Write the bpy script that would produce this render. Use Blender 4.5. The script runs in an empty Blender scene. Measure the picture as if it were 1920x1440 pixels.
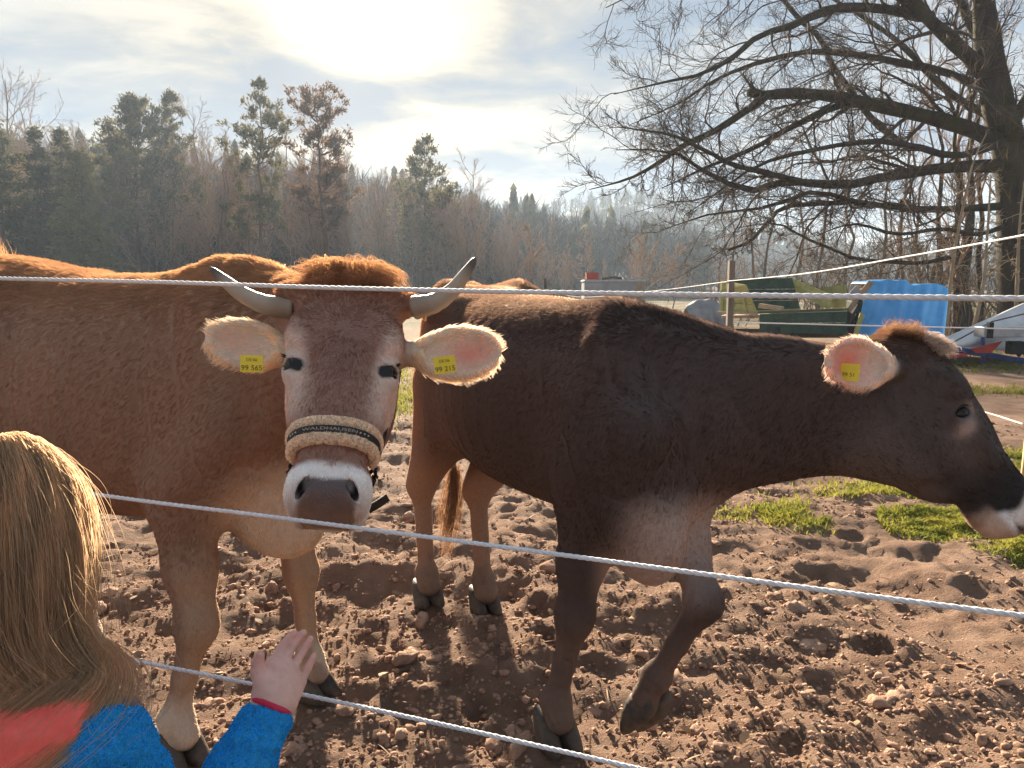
import bpy, bmesh, math, random, os
import numpy as np
from mathutils import Vector, Matrix

# ---------------------------------------------------------------- camera, sky, sun, exposure
scene = bpy.context.scene
COL = scene.collection
random.seed(7)
RNG = np.random.default_rng(11)

CAM_H = 1.35
FPX = 1442.0                       # focal length in pixels of a 1920 wide picture
PITCH = math.radians(7.1)
cam_data = bpy.data.cameras.new('camera')
cam_data.sensor_width = 36.0
cam_data.lens = 36.0 * FPX / 1920.0
cam_data.clip_start = 0.05
cam_data.clip_end = 6000.0
cam = bpy.data.objects.new('camera', cam_data)
COL.objects.link(cam)
cam.location = (0, 0, CAM_H)
cam.rotation_euler = (math.radians(90) - PITCH, 0, 0)
scene.camera = cam

SUN_EL = math.radians(18.0)
SUN_AZ = math.radians(-11.6)       # from +Y towards -X
SUN_DIR = Vector((math.sin(SUN_AZ) * math.cos(SUN_EL), math.cos(SUN_AZ) * math.cos(SUN_EL), math.sin(SUN_EL)))

world = bpy.data.worlds.new('World')
scene.world = world
world.use_nodes = True
wt = world.node_tree
wt.nodes.clear()

def wn(kind, **kw):
    n = wt.nodes.new(kind)
    for k, v in kw.items():
        setattr(n, k, v)
    return n

def wl(a, b):
    wt.links.new(a, b)

def wmath(op, a, b=None, clamp=False):
    n = wn('ShaderNodeMath', operation=op, use_clamp=clamp)
    for i, x in enumerate((a, b)):
        if x is None:
            continue
        if isinstance(x, (int, float)):
            n.inputs[i].default_value = x
        else:
            wl(x, n.inputs[i])
    return n.outputs[0]

def wmix(fac, a, b, mode='MIX'):
    n = wn('ShaderNodeMix', data_type='RGBA', blend_type=mode)
    if isinstance(fac, (int, float)):
        n.inputs[0].default_value = fac
    else:
        wl(fac, n.inputs[0])
    for i, x in ((6, a), (7, b)):
        if isinstance(x, tuple):
            n.inputs[i].default_value = (*x, 1)
        else:
            wl(x, n.inputs[i])
    return n.outputs[2]

def wramp(fac, stops):
    n = wn('ShaderNodeValToRGB')
    e = n.color_ramp.elements
    while len(e) < len(stops):
        e.new(0.5)
    for el, (p, c) in zip(e, stops):
        el.position = p
        el.color = (*c, 1) if isinstance(c, tuple) else (c, c, c, 1)
    wl(fac, n.inputs[0])
    return n.outputs[0]

w_out = wn('ShaderNodeOutputWorld')
w_bg = wn('ShaderNodeBackground')
wl(w_bg.outputs[0], w_out.inputs[0])
w_sky = wn('ShaderNodeTexSky', sky_type='NISHITA', sun_disc=False)
w_sky.sun_elevation = SUN_EL
w_sky.sun_rotation = SUN_AZ
w_sky.air_density = 1.0
w_sky.dust_density = 1.0
w_sky.ozone_density = 1.5
w_tc = wn('ShaderNodeTexCoord')
w_dir = w_tc.outputs['Generated']
w_sep = wn('ShaderNodeSeparateXYZ')
wl(w_dir, w_sep.inputs[0])
# cloud deck seen in perspective: the direction meets a flat layer overhead
w_z = wmath('ADD', wmath('MAXIMUM', w_sep.outputs[2], 0.0), 0.10)
w_cx = wmath('DIVIDE', w_sep.outputs[0], w_z)
w_cy = wmath('DIVIDE', w_sep.outputs[1], w_z)
w_comb = wn('ShaderNodeCombineXYZ')
wl(w_cx, w_comb.inputs[0]); wl(w_cy, w_comb.inputs[1])
w_map = wn('ShaderNodeMapping')
w_map.inputs['Rotation'].default_value = (0, 0, math.radians(-32))
w_map.inputs['Scale'].default_value = (0.75, 0.95, 1.0)
w_map.inputs['Location'].default_value = (2.6, 5.3, 0.0)
wl(w_comb.outputs[0], w_map.inputs[0])
w_n1 = wn('ShaderNodeTexNoise')
w_n1.inputs['Scale'].default_value = 1.15
w_n1.inputs['Detail'].default_value = 9.0
w_n1.inputs['Roughness'].default_value = 0.52
w_n1.inputs['Distortion'].default_value = 0.35
wl(w_map.outputs[0], w_n1.inputs['Vector'])
w_n2 = wn('ShaderNodeTexNoise')
w_n2.inputs['Scale'].default_value = 5.5
w_n2.inputs['Detail'].default_value = 6.0
w_n2.inputs['Roughness'].default_value = 0.6
w_n2.inputs['Distortion'].default_value = 0.8
wl(w_map.outputs[0], w_n2.inputs['Vector'])
w_cover = wmath('ADD', wmath('MULTIPLY', w_n1.outputs[0], 0.82), wmath('MULTIPLY', w_n2.outputs[0], 0.18))
# nearness to the sun, which shines through the thin cloud
w_dot = wn('ShaderNodeVectorMath', operation='DOT_PRODUCT')
wl(w_dir, w_dot.inputs[0])
w_dot.inputs[1].default_value = SUN_DIR
w_near = wmath('MAXIMUM', w_dot.outputs['Value'], 0.0)
w_glow_wide = wmath('POWER', w_near, 16.0)
w_glow_tight = wmath('POWER', w_near, 420.0)
# a long bank of thicker cloud lies across the sky below the sun, as in any broken stratus
w_bank = wmath('ADD', wmath('MULTIPLY', w_sep.outputs[0], -0.19), w_sep.outputs[2])          # slopes up to the right
w_bank_d = wmath('ABSOLUTE', wmath('SUBTRACT', w_bank, 0.276))
w_cover = wmath('ADD', w_cover, wmath('MULTIPLY', wmath('SUBTRACT', 1.0, wmath('DIVIDE', w_bank_d, 0.045, True)), 0.075))
w_thick = wramp(w_cover, [(0.43, 0.0), (0.56, 1.0)])      # how thick the cloud is
w_veil = wramp(w_cover, [(0.38, 0.0), (0.50, 1.0)])       # where there is any cloud
w_clear = wmix(1.0, w_sky.outputs[0], (0.026, 0.026, 0.028), 'MULTIPLY')
w_thin = wmix(w_glow_wide, (0.120, 0.126, 0.132), (0.165, 0.138, 0.088))
w_dark = wmix(w_glow_wide, (0.056, 0.077, 0.106), (0.062, 0.073, 0.090))
w_cloud = wmix(w_thick, w_thin, w_dark)
w_base = wmix(wmath('ADD', wmath('MULTIPLY', w_veil, 0.17), 0.80), w_clear, w_cloud)
w_lit = wmath('MULTIPLY', w_glow_tight, wmath('SUBTRACT', 1.0, wmath('MULTIPLY', w_thick, 0.86)))
w_final = wmix(wmath('MULTIPLY', w_lit, 1.0), w_base, (0.38, 0.33, 0.24))
wl(w_final, w_bg.inputs[0])
w_bg.inputs[1].default_value = 1.0

sun_data = bpy.data.lights.new('sun', 'SUN')
sun_data.energy = 5.0
sun_data.angle = math.radians(2.6)
sun_data.color = (1.0, 0.83, 0.62)
sun = bpy.data.objects.new('sun', sun_data)
COL.objects.link(sun)
sun.location = SUN_DIR * 60
sun.rotation_euler = (-SUN_DIR).to_track_quat('-Z', 'Y').to_euler()

vs = scene.view_settings
vs.view_transform = 'Standard'
vs.look = 'None'
vs.exposure = 2.25
vs.gamma = 1.0
vs.use_curve_mapping = False
scene.cycles.use_denoising = True
scene.cycles.max_bounces = 8
scene.cycles.transparent_max_bounces = 12
scene.cycles_curves.shape = 'RIBBONS'
scene.cycles_curves.subdivisions = 2

EXT = []

# ---------------------------------------------------------------- where a pixel of the photograph lies in the place
CP, SP = math.cos(PITCH), math.sin(PITCH)
def P(px, py, Y):
    """the point at distance Y ahead of the camera that the photograph shows at (px, py)"""
    a = (px - 960) / FPX
    v = (py - 720) / FPX
    r = np.array([a, CP - v * SP, -SP - v * CP])
    r = r * (Y / r[1])
    return np.array([r[0], r[1], CAM_H + r[2]])

def G(px, py, z=0.0):
    """the point of the level z that the photograph shows at (px, py)"""
    a = (px - 960) / FPX
    v = (py - 720) / FPX
    r = np.array([a, CP - v * SP, -SP - v * CP])
    r = r * ((z - CAM_H) / r[2])
    return np.array([r[0], r[1], z])

# ---------------------------------------------------------------- helpers: tags, meshes, materials
def tag(o, label=None, cat=None, group=None, kind=None):
    if label: o['label'] = label
    if cat: o['category'] = cat
    if group: o['group'] = group
    if kind: o['kind'] = kind
    return o

def link(o, parent=None):
    COL.objects.link(o)
    if parent is not None:
        o.parent = parent
    return o

def empty(name, loc=(0, 0, 0), rz=0.0):
    o = bpy.data.objects.new(name, None)
    o.empty_display_size = 0.1
    COL.objects.link(o)
    o.location = loc
    o.rotation_euler = (0, 0, rz)
    return o

def mesh_np(name, V, F, mat=None, smooth=True, col=None):
    """V (n,3); F an (m,3)/(m,4) int array or a list of tuples"""
    me = bpy.data.meshes.new(name)
    V = np.asarray(V, dtype=np.float32)
    if isinstance(F, np.ndarray):
        k = F.shape[1]
        me.vertices.add(len(V)); me.vertices.foreach_set('co', V.ravel())
        me.loops.add(F.size); me.loops.foreach_set('vertex_index', F.astype(np.int32).ravel())
        me.polygons.add(len(F))
        me.polygons.foreach_set('loop_start', np.arange(0, F.size, k, dtype=np.int32))
        me.polygons.foreach_set('loop_total', np.full(len(F), k, dtype=np.int32))
        me.update(calc_edges=True)
    else:
        me.from_pydata([tuple(map(float, v)) for v in V], [], F)
        me.update()
    if smooth:
        me.polygons.foreach_set('use_smooth', np.ones(len(me.polygons), dtype=bool))
    if col is not None:
        a = me.color_attributes.new('col', 'FLOAT_COLOR', 'POINT')
        c = np.ones((len(V), 4), dtype=np.float32); c[:, :col.shape[1]] = col
        a.data.foreach_set('color', c.ravel())
    if mat is not None:
        me.materials.append(mat)
    return me

def mobj(name, V, F, mat=None, parent=None, smooth=True, col=None):
    o = bpy.data.objects.new(name, mesh_np(name, V, F, mat, smooth, col))
    return link(o, parent)

class MB:
    """collects boxes, tubes and sheets into ONE mesh"""
    def __init__(self):
        self.v, self.f = [], []
    def add(self, V, F):
        b = len(self.v)
        self.v += [tuple(map(float, p)) for p in V]
        self.f += [tuple(int(i) + b for i in f) for f in F]
        return self
    def box(self, c, s, R=None, taper=1.0):
        hx, hy, hz = s[0] / 2, s[1] / 2, s[2] / 2
        pts = []
        for z, k in ((-hz, 1.0), (hz, taper)):
            for x, y in ((-hx, -hy), (hx, -hy), (hx, hy), (-hx, hy)):
                pts.append((x * k, y * k, z))
        pts = np.array(pts)
        if R is not None:
            pts = pts @ np.asarray(R).T
        pts = pts + np.asarray(c)
        return self.add(pts, [(3, 2, 1, 0), (4, 5, 6, 7), (0, 1, 5, 4), (1, 2, 6, 5), (2, 3, 7, 6), (3, 0, 4, 7)])
    def beam(self, a, b, w, h, up=(0, 0, 1)):
        """a squared timber from a to b"""
        a, b = np.asarray(a, float), np.asarray(b, float)
        d = b - a; L = np.linalg.norm(d); d /= L
        u = np.asarray(up, float); s = np.cross(u, d)
        if np.linalg.norm(s) < 1e-4: s = np.cross((1, 0, 0), d)
        s /= np.linalg.norm(s); t = np.cross(d, s)
        return self.box((a + b) / 2, (L, w, h), np.stack([d, s, t], axis=1))
    def tube(self, pts, rad, n=8, cap=True):
        V, F = tube_np(np.asarray(pts, float), rad, n, cap)
        return self.add(V, F)
    def build(self, name, mat, parent=None, smooth=False, bevel=0.0):
        o = mobj(name, np.array(self.v), [tuple(f) for f in self.f], mat, parent, smooth)
        if bevel:
            m = o.modifiers.new('bevel', 'BEVEL'); m.width = bevel; m.segments = 2
            m.limit_method = 'ANGLE'; m.angle_limit = math.radians(40)
        return o

def tube_frames(pts):
    pts = np.asarray(pts, float)
    d = np.gradient(pts, axis=0)
    d /= np.maximum(np.linalg.norm(d, axis=1, keepdims=True), 1e-9)
    ref = np.array([0, 0, 1.0]) if abs(d[0][2]) < 0.9 else np.array([1.0, 0, 0])
    s = np.cross(ref, d[0]); s /= np.linalg.norm(s)
    S = [s]
    for i in range(1, len(pts)):
        s = S[-1] - d[i] * np.dot(S[-1], d[i])
        s /= max(np.linalg.norm(s), 1e-9)
        S.append(s)
    S = np.array(S)
    return d, S, np.cross(d, S)

def tube_np(pts, rad, n=8, cap=True):
    pts = np.asarray(pts, float)
    m = len(pts)
    rad = np.broadcast_to(np.asarray(rad, float), (m,))
    d, S, T = tube_frames(pts)
    a = np.arange(n) * 2 * math.pi / n
    ring = S[:, None, :] * np.cos(a)[None, :, None] + T[:, None, :] * np.sin(a)[None, :, None]
    V = (pts[:, None, :] + ring * rad[:, None, None]).reshape(-1, 3)
    F = []
    for i in range(m - 1):
        for j in range(n):
            k = (j + 1) % n
            F.append((i * n + j, i * n + k, (i + 1) * n + k, (i + 1) * n + j))
    if cap:
        F.append(tuple(range(n - 1, -1, -1)))
        F.append(tuple((m - 1) * n + j for j in range(n)))
    return V, F

def bez(pts, n=12):
    """a smooth curve (Catmull-Rom) through the points"""
    p = np.asarray(pts, float)
    p = np.vstack([2 * p[0] - p[1], p, 2 * p[-1] - p[-2]])
    out = []
    for i in range(1, len(p) - 2):
        t = np.linspace(0, 1, n, endpoint=False)[:, None]
        a, b, c, d = p[i - 1], p[i], p[i + 1], p[i + 2]
        out.append(0.5 * ((2 * b) + (c - a) * t + (2 * a - 5 * b + 4 * c - d) * t ** 2 + (3 * b - a - 3 * c + d) * t ** 3))
    out.append(p[-2][None])
    return np.vstack(out)

def sstep(a, b, x):
    t = np.clip((x - a) / (b - a), 0, 1)
    return t * t * (3 - 2 * t)

# procedural materials ------------------------------------------------------
def new_mat(name):
    m = bpy.data.materials.new(name)
    m.use_nodes = True
    nt = m.node_tree
    nt.nodes.clear()
    out = nt.nodes.new('ShaderNodeOutputMaterial')
    b = nt.nodes.new('ShaderNodeBsdfPrincipled')
    nt.links.new(b.outputs[0], out.inputs[0])
    return m, nt, b, out

def nmix(nt, fac, a, b, mode='MIX'):
    n = nt.nodes.new('ShaderNodeMix'); n.data_type = 'RGBA'; n.blend_type = mode
    for i, x in ((0, fac), (6, a), (7, b)):
        if isinstance(x, (int, float)):
            n.inputs[i].default_value = x
        elif isinstance(x, tuple):
            n.inputs[i].default_value = (*x, 1)
        else:
            nt.links.new(x, n.inputs[i])
    return n.outputs[2]

def nnoise(nt, scale, detail=4, rough=0.55, vec=None, dist=0.0):
    n = nt.nodes.new('ShaderNodeTexNoise')
    n.inputs['Scale'].default_value = scale
    n.inputs['Detail'].default_value = detail
    n.inputs['Roughness'].default_value = rough
    n.inputs['Distortion'].default_value = dist
    if vec is not None:
        nt.links.new(vec, n.inputs['Vector'])
    return n.outputs[0]

def nramp(nt, fac, stops):
    n = nt.nodes.new('ShaderNodeValToRGB')
    e = n.color_ramp.elements
    while len(e) < len(stops):
        e.new(0.5)
    for el, (p, c) in zip(e, stops):
        el.position = p
        el.color = (*c, 1) if isinstance(c, tuple) else (c, c, c, 1)
    nt.links.new(fac, n.inputs[0])
    return n.outputs[0]

def ncoord(nt, which='Object', scale=(1, 1, 1)):
    t = nt.nodes.new('ShaderNodeTexCoord')
    m = nt.nodes.new('ShaderNodeMapping')
    m.inputs['Scale'].default_value = scale
    nt.links.new(t.outputs[which], m.inputs[0])
    return m.outputs[0]

def nbump(nt, b, h, strength=0.4, dist=0.01):
    n = nt.nodes.new('ShaderNodeBump')
    n.inputs['Strength'].default_value = strength
    n.inputs['Distance'].default_value = dist
    nt.links.new(h, n.inputs['Height'])
    nt.links.new(n.outputs[0], b.inputs['Normal'])

def surf(name, c1, c2=None, scale=8.0, rough=0.8, bump=0.3, bdist=0.01, stretch=(1, 1, 1), detail=5, spec=0.3, metal=0.0, mid=0.5):
    """a mottled surface between two colours with fine relief"""
    m, nt, b, out = new_mat(name)
    v = ncoord(nt, 'Object', stretch)
    n = nnoise(nt, scale, detail, 0.6, v, 0.2)
    r = nramp(nt, n, [(mid - 0.2, c1), (mid + 0.2, c2 or c1)])
    nt.links.new(r, b.inputs['Base Color'])
    b.inputs['Roughness'].default_value = rough
    b.inputs['Specular IOR Level'].default_value = spec
    b.inputs['Metallic'].default_value = metal
    if bump:
        nbump(nt, b, nnoise(nt, scale * 3.1, 6, 0.65, v), bump, bdist)
    return m

# ---------------------------------------------------------------- organic bodies: blended volumes, then one skin round them
def nrm(v):
    v = np.asarray(v, float)
    return v / np.linalg.norm(v)

def frame(s, up):
    """columns: s along, u to the left, v up"""
    s = nrm(s)
    v = np.asarray(up, float); v = nrm(v - s * np.dot(v, s))
    u = np.cross(v, s)
    return np.stack([s, u, v], axis=1)

class Body:
    def __init__(self):
        self.ops = []
    def _add(self, fn, lo, hi, k, op):
        self.ops.append((fn, np.asarray(lo, float) - k - 0.03, np.asarray(hi, float) + k + 0.03, k, op))
    def ell(self, c, r, R=None, k=0.04, op='u'):
        c = np.asarray(c, float); r = np.asarray(r, float)
        R = np.eye(3) if R is None else np.asarray(R, float)
        ext = np.sqrt(((R * r[None, :]) ** 2).sum(axis=1))
        def fn(X, Y, Z):
            x, y, z = X - c[0], Y - c[1], Z - c[2]
            l = [(R[0, i] * x + R[1, i] * y + R[2, i] * z) / r[i] for i in range(3)]
            k0 = np.sqrt(l[0] ** 2 + l[1] ** 2 + l[2] ** 2)
            k1 = np.sqrt((l[0] / r[0]) ** 2 + (l[1] / r[1]) ** 2 + (l[2] / r[2]) ** 2) + 1e-6
            return k0 * (k0 - 1.0) / k1
        self._add(fn, c - ext, c + ext, k, op)
        return self
    def cone(self, a, b, ra, rb, k=0.03, op='u', flat=None):
        """a limb piece from a (radius ra) to b (radius rb); flat=(direction, factor) thins it"""
        a = np.asarray(a, float); b = np.asarray(b, float)
        d = b - a; L2 = float(np.dot(d, d))
        def fn(X, Y, Z):
            x, y, z = X - a[0], Y - a[1], Z - a[2]
            t = np.clip((x * d[0] + y * d[1] + z * d[2]) / L2, 0, 1)
            x, y, z = x - d[0] * t, y - d[1] * t, z - d[2] * t
            q = x * x + y * y + z * z
            if flat is not None:
                f = flat[0]; m = x * f[0] + y * f[1] + z * f[2]
                q = q + m * m * (flat[1] ** 2 - 1)
            return np.sqrt(q) - (ra + (rb - ra) * t)
        r = max(ra, rb)
        self._add(fn, np.minimum(a, b) - r, np.maximum(a, b) + r, k, op)
        return self
    def chain(self, pts, rad, k=0.02):
        for i in range(len(pts) - 1):
            self.cone(pts[i], pts[i + 1], rad[i], rad[i + 1], k)
        return self
    def loft(self, o, R, t, cu, cv_top, cv_bot, ru, n=2.0, k=0.04, low=0.5, bend=None, op='u'):
        """sections along R[:,0]: the top and bottom height and the half width at each t; low = where the widest line lies"""
        o = np.asarray(o, float); R = np.asarray(R, float)
        t = np.asarray(t, float)
        T = np.linspace(t[0], t[-1], 400)
        def sm(y):
            y = np.broadcast_to(np.asarray(y, float), t.shape)
            m = np.zeros_like(y); h = np.diff(t); dl = np.diff(y) / h
            for i in range(1, len(y) - 1):
                if dl[i - 1] * dl[i] > 0:
                    w1, w2 = 2 * h[i] + h[i - 1], h[i] + 2 * h[i - 1]
                    m[i] = (w1 + w2) / (w1 / dl[i - 1] + w2 / dl[i])
            m[0], m[-1] = dl[0], dl[-1]
            i = np.clip(np.searchsorted(t, T) - 1, 0, len(t) - 2)
            s = (T - t[i]) / h[i]
            return ((2 * s ** 3 - 3 * s ** 2 + 1) * y[i] + (s ** 3 - 2 * s ** 2 + s) * h[i] * m[i] + (-2 * s ** 3 + 3 * s ** 2) * y[i + 1] + (s ** 3 - s ** 2) * h[i] * m[i + 1]).astype(np.float32)
        A, B, C, D = sm(cu), sm(cv_top), sm(cv_bot), sm(ru)
        mid = (B * (1 - low) + C * low).astype(np.float32)
        up = np.maximum(B - mid, 0.004); dn = np.maximum(mid - C, 0.004); D = np.maximum(D, 0.004)
        inv = 399.0 / (t[-1] - t[0])
        def fn(X, Y, Z):
            x, y, z = X - o[0], Y - o[1], Z - o[2]
            s = (R[0, 0] * x + R[1, 0] * y + R[2, 0] * z).astype(np.float32)
            u = (R[0, 1] * x + R[1, 1] * y + R[2, 1] * z).astype(np.float32)
            v = (R[0, 2] * x + R[1, 2] * y + R[2, 2] * z).astype(np.float32)
            i = np.clip(((s - t[0]) * inv), 0, 399).astype(np.int32)
            out = np.maximum(np.maximum(t[0] - s, s - t[-1]), 0)
            v = v - mid[i]
            rv = np.where(v > 0, up[i], dn[i]); rd = D[i]
            u = np.abs(u - A[i]) / rd; v = np.abs(v) / rv
            q = np.sqrt(u * u + v * v) if n == 2.0 else (u ** n + v ** n) ** (1.0 / n)
            d = (q - 1.0) * np.minimum(rd, rv)
            return np.where(out > 0, np.sqrt(np.maximum(d, 0) ** 2 + out ** 2) + np.minimum(d, 0) * 0.0 + 0.002, d)
        W = max(D.max(), abs(B).max(), abs(C).max()) + abs(A).max()
        p0, p1 = o + R[:, 0] * t[0], o + R[:, 0] * t[-1]
        c = R[:, 2] * ((B.max() + C.min()) / 2)
        e = np.abs(R[:, 1]) * (D.max() + abs(A).max()) + np.abs(R[:, 2]) * ((B.max() - C.min()) / 2)
        self._add(fn, np.minimum(p0, p1) + c - e, np.maximum(p0, p1) + c + e, k, op)
        return self
    def skin(self, axes):
        ax = [np.asarray(a, np.float32) for a in axes]
        f = np.full([len(a) for a in ax], 0.5, np.float32)
        for fn, lo, hi, k, op in self.ops:
            sl = []
            for i in range(3):
                a = np.searchsorted(ax[i], lo[i]); b = np.searchsorted(ax[i], hi[i])
                sl.append(slice(max(a - 1, 0), b + 1))
            X, Y, Z = ax[0][sl[0]][:, None, None], ax[1][sl[1]][None, :, None], ax[2][sl[2]][None, None, :]
            if X.size == 0 or Y.size == 0 or Z.size == 0:
                continue
            d = fn(X, Y, Z).astype(np.float32)
            g = f[sl[0], sl[1], sl[2]]
            if op == 'u':
                h = np.maximum(k - np.abs(g - d), 0) / k
                f[sl[0], sl[1], sl[2]] = np.minimum(g, d) - h * h * k * 0.25
            else:
                d = -d
                h = np.maximum(k - np.abs(g - d), 0) / k
                f[sl[0], sl[1], sl[2]] = np.maximum(g, d) + h * h * k * 0.25
        return surface_net(f, ax)

def surface_net(f, ax):
    nx, ny, nz = f.shape
    ins = f < 0
    c = ins[:-1, :-1, :-1].astype(np.int8)
    tot = np.zeros((nx - 1, ny - 1, nz - 1), np.int8)
    for i in (0, 1):
        for j in (0, 1):
            for k in (0, 1):
                tot += ins[i:nx - 1 + i, j:ny - 1 + j, k:nz - 1 + k]
    act = (tot > 0) & (tot < 8)
    I, J, K = np.nonzero(act)
    idx = np.full(act.shape, -1, np.int32)
    idx[I, J, K] = np.arange(len(I))
    acc = np.zeros((len(I), 3), np.float64); cnt = np.zeros(len(I))
    corners = [(i, j, k) for i in (0, 1) for j in (0, 1) for k in (0, 1)]
    for a in corners:
        for d in range(3):
            if a[d] == 1: continue
            b = list(a); b[d] = 1
            fa = f[I + a[0], J + a[1], K + a[2]]; fb = f[I + b[0], J + b[1], K + b[2]]
            m = (fa < 0) != (fb < 0)
            t = np.where(m, fa / np.where(m, fa - fb, 1), 0)
            pa = np.stack([ax[0][I + a[0]], ax[1][J + a[1]], ax[2][K + a[2]]], 1)
            pb = np.stack([ax[0][I + b[0]], ax[1][J + b[1]], ax[2][K + b[2]]], 1)
            acc += np.where(m[:, None], pa + (pb - pa) * t[:, None], 0); cnt += m
    V = acc / cnt[:, None]
    quads = []
    for d in range(3):
        a = [slice(None)] * 3; b = [slice(None)] * 3
        a[d] = slice(0, -1); b[d] = slice(1, None)
        s0, s1 = ins[tuple(a)], ins[tuple(b)]
        cr = s0 != s1
        e, g = [(1, 2), (2, 0), (0, 1)][d]
        lim = [slice(None)] * 3; lim[e] = slice(1, -1); lim[g] = slice(1, -1)
        off = [0, 0, 0]; off[e] = 1; off[g] = 1
        sub = cr[tuple(lim)]
        ii = np.array(np.nonzero(sub)); 
        flip = s0[tuple(lim)][tuple(ii)]
        base = ii.copy()
        base[e] += 1; base[g] += 1
        def cell(de, dg):
            q = base.copy(); q[e] += de; q[g] += dg
            return idx[q[0], q[1], q[2]]
        q = np.stack([cell(-1, -1), cell(0, -1), cell(0, 0), cell(-1, 0)], 1)
        q[~flip] = q[~flip][:, ::-1]
        quads.append(q)
    F = np.vstack(quads)
    F = F[(F >= 0).all(axis=1)]
    return V, F

def smooth_net(V, F, it=2, lam=0.5):
    e = np.vstack([F[:, [0, 1]], F[:, [1, 2]], F[:, [2, 3]], F[:, [3, 0]]])
    n = len(V)
    deg = np.bincount(e[:, 0], minlength=n) + np.bincount(e[:, 1], minlength=n)
    deg = np.maximum(deg, 1)[:, None]
    for i in range(it):
        for l in (lam, -lam * 1.02):
            s = np.zeros_like(V)
            for c in range(3):
                s[:, c] = np.bincount(e[:, 0], V[e[:, 1], c], n) + np.bincount(e[:, 1], V[e[:, 0], c], n)
            V = V + l * (s / deg - V)
    return V

def axis_grid(segs):
    """segs: (from, to, step) in order, butted"""
    out = []
    for a, b, s in segs:
        out.append(np.arange(a, b - s * 0.3, s))
    out.append(np.array([segs[-1][1]]))
    return np.concatenate(out)

def net_normals(V, F):
    a = V[F[:, 2]] - V[F[:, 0]]; b = V[F[:, 3]] - V[F[:, 1]]
    fn = np.cross(a, b)
    N = np.zeros_like(V)
    for c in range(3):
        for j in range(4):
            N[:, c] += np.bincount(F[:, j], fn[:, c], len(V))
    return N / np.maximum(np.linalg.norm(N, axis=1, keepdims=True), 1e-12)

def scatter(V, F, N, n, weight=None, rng=RNG):
    """n points spread over the skin, with their normals"""
    T = np.vstack([F[:, [0, 1, 2]], F[:, [0, 2, 3]]])
    A = np.linalg.norm(np.cross(V[T[:, 1]] - V[T[:, 0]], V[T[:, 2]] - V[T[:, 0]]), axis=1)
    if weight is not None:
        A = A * weight[T].mean(axis=1)
    p = np.cumsum(A); p /= p[-1]
    t = T[np.searchsorted(p, rng.random(n))]
    r1, r2 = np.sqrt(rng.random(n)), rng.random(n)
    w = np.stack([1 - r1, r1 * (1 - r2), r1 * r2], 1)
    pos = (V[t] * w[:, :, None]).sum(axis=1)
    nor = (N[t] * w[:, :, None]).sum(axis=1)
    return pos, nor / np.maximum(np.linalg.norm(nor, axis=1, keepdims=True), 1e-9)

def hair_obj(name, PTS, rad_root, rad_tip, col, mat, parent=None):
    """PTS (n,m,3) strands"""
    n, m, _ = PTS.shape
    hc = bpy.data.hair_curves.new(name)
    hc.add_curves([m] * n)
    hc.position_data.foreach_set('vector', PTS.astype(np.float32).ravel())
    t = np.linspace(0, 1, m)
    rr = np.broadcast_to(np.asarray(rad_root, float).reshape(-1, 1), (n, 1)); rt = np.broadcast_to(np.asarray(rad_tip, float).reshape(-1, 1), (n, 1))
    rad = (rr * (1 - t) + rt * t).astype(np.float32)
    ra = hc.attributes.get('radius') or hc.attributes.new('radius', 'FLOAT', 'POINT')
    ra.data.foreach_set('value', np.ascontiguousarray(rad).ravel())
    ca = hc.attributes.new('col', 'FLOAT_COLOR', 'CURVE')
    c = np.ones((n, 4), np.float32); c[:, :3] = col
    ca.data.foreach_set('color', c.ravel())
    hc.materials.append(mat)
    o = bpy.data.objects.new(name, hc)
    return link(o, parent)

def grow(pos, nor, flow, length, lift=0.35, jit=0.25, m=4, droop=0.0, rng=RNG):
    """strands from the skin that lean along the flow"""
    n = len(pos)
    fl = flow - nor * (flow * nor).sum(axis=1, keepdims=True)
    fl /= np.maximum(np.linalg.norm(fl, axis=1, keepdims=True), 1e-6)
    d0 = fl + nor * np.asarray(lift).reshape(-1, 1) + rng.normal(0, 1, (n, 3)) * np.asarray(jit).reshape(-1, 1)
    d0 /= np.linalg.norm(d0, axis=1, keepdims=True)
    d1 = fl + nor * np.asarray(lift).reshape(-1, 1) * 0.25 + rng.normal(0, 1, (n, 3)) * np.asarray(jit).reshape(-1, 1) * 0.7
    d1 /= np.linalg.norm(d1, axis=1, keepdims=True)
    L = np.asarray(length, float).reshape(-1, 1)
    out = [pos - nor * 0.001]
    p = out[0]
    for i in range(1, m):
        t = (i - 0.5) / (m - 1)
        d = d0 * (1 - t) + d1 * t
        p = p + d * L / (m - 1)
        p = p + np.array([0, 0, -1.0]) * np.asarray(droop).reshape(-1, 1) * t / (m - 1)
        out.append(p)
    return np.stack(out, axis=1)

def vnoise(p, scale, seed=0):
    """cheap smooth 3-D noise in -1..1"""
    r = np.random.default_rng(seed)
    s = np.zeros(len(p))
    for i in range(5):
        k = r.normal(0, 1, 3) * scale * (0.6 + 0.35 * i)
        s += np.sin(p @ k + r.random() * 6.28) / (1 + 0.25 * i)
    return s / 2.6

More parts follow.
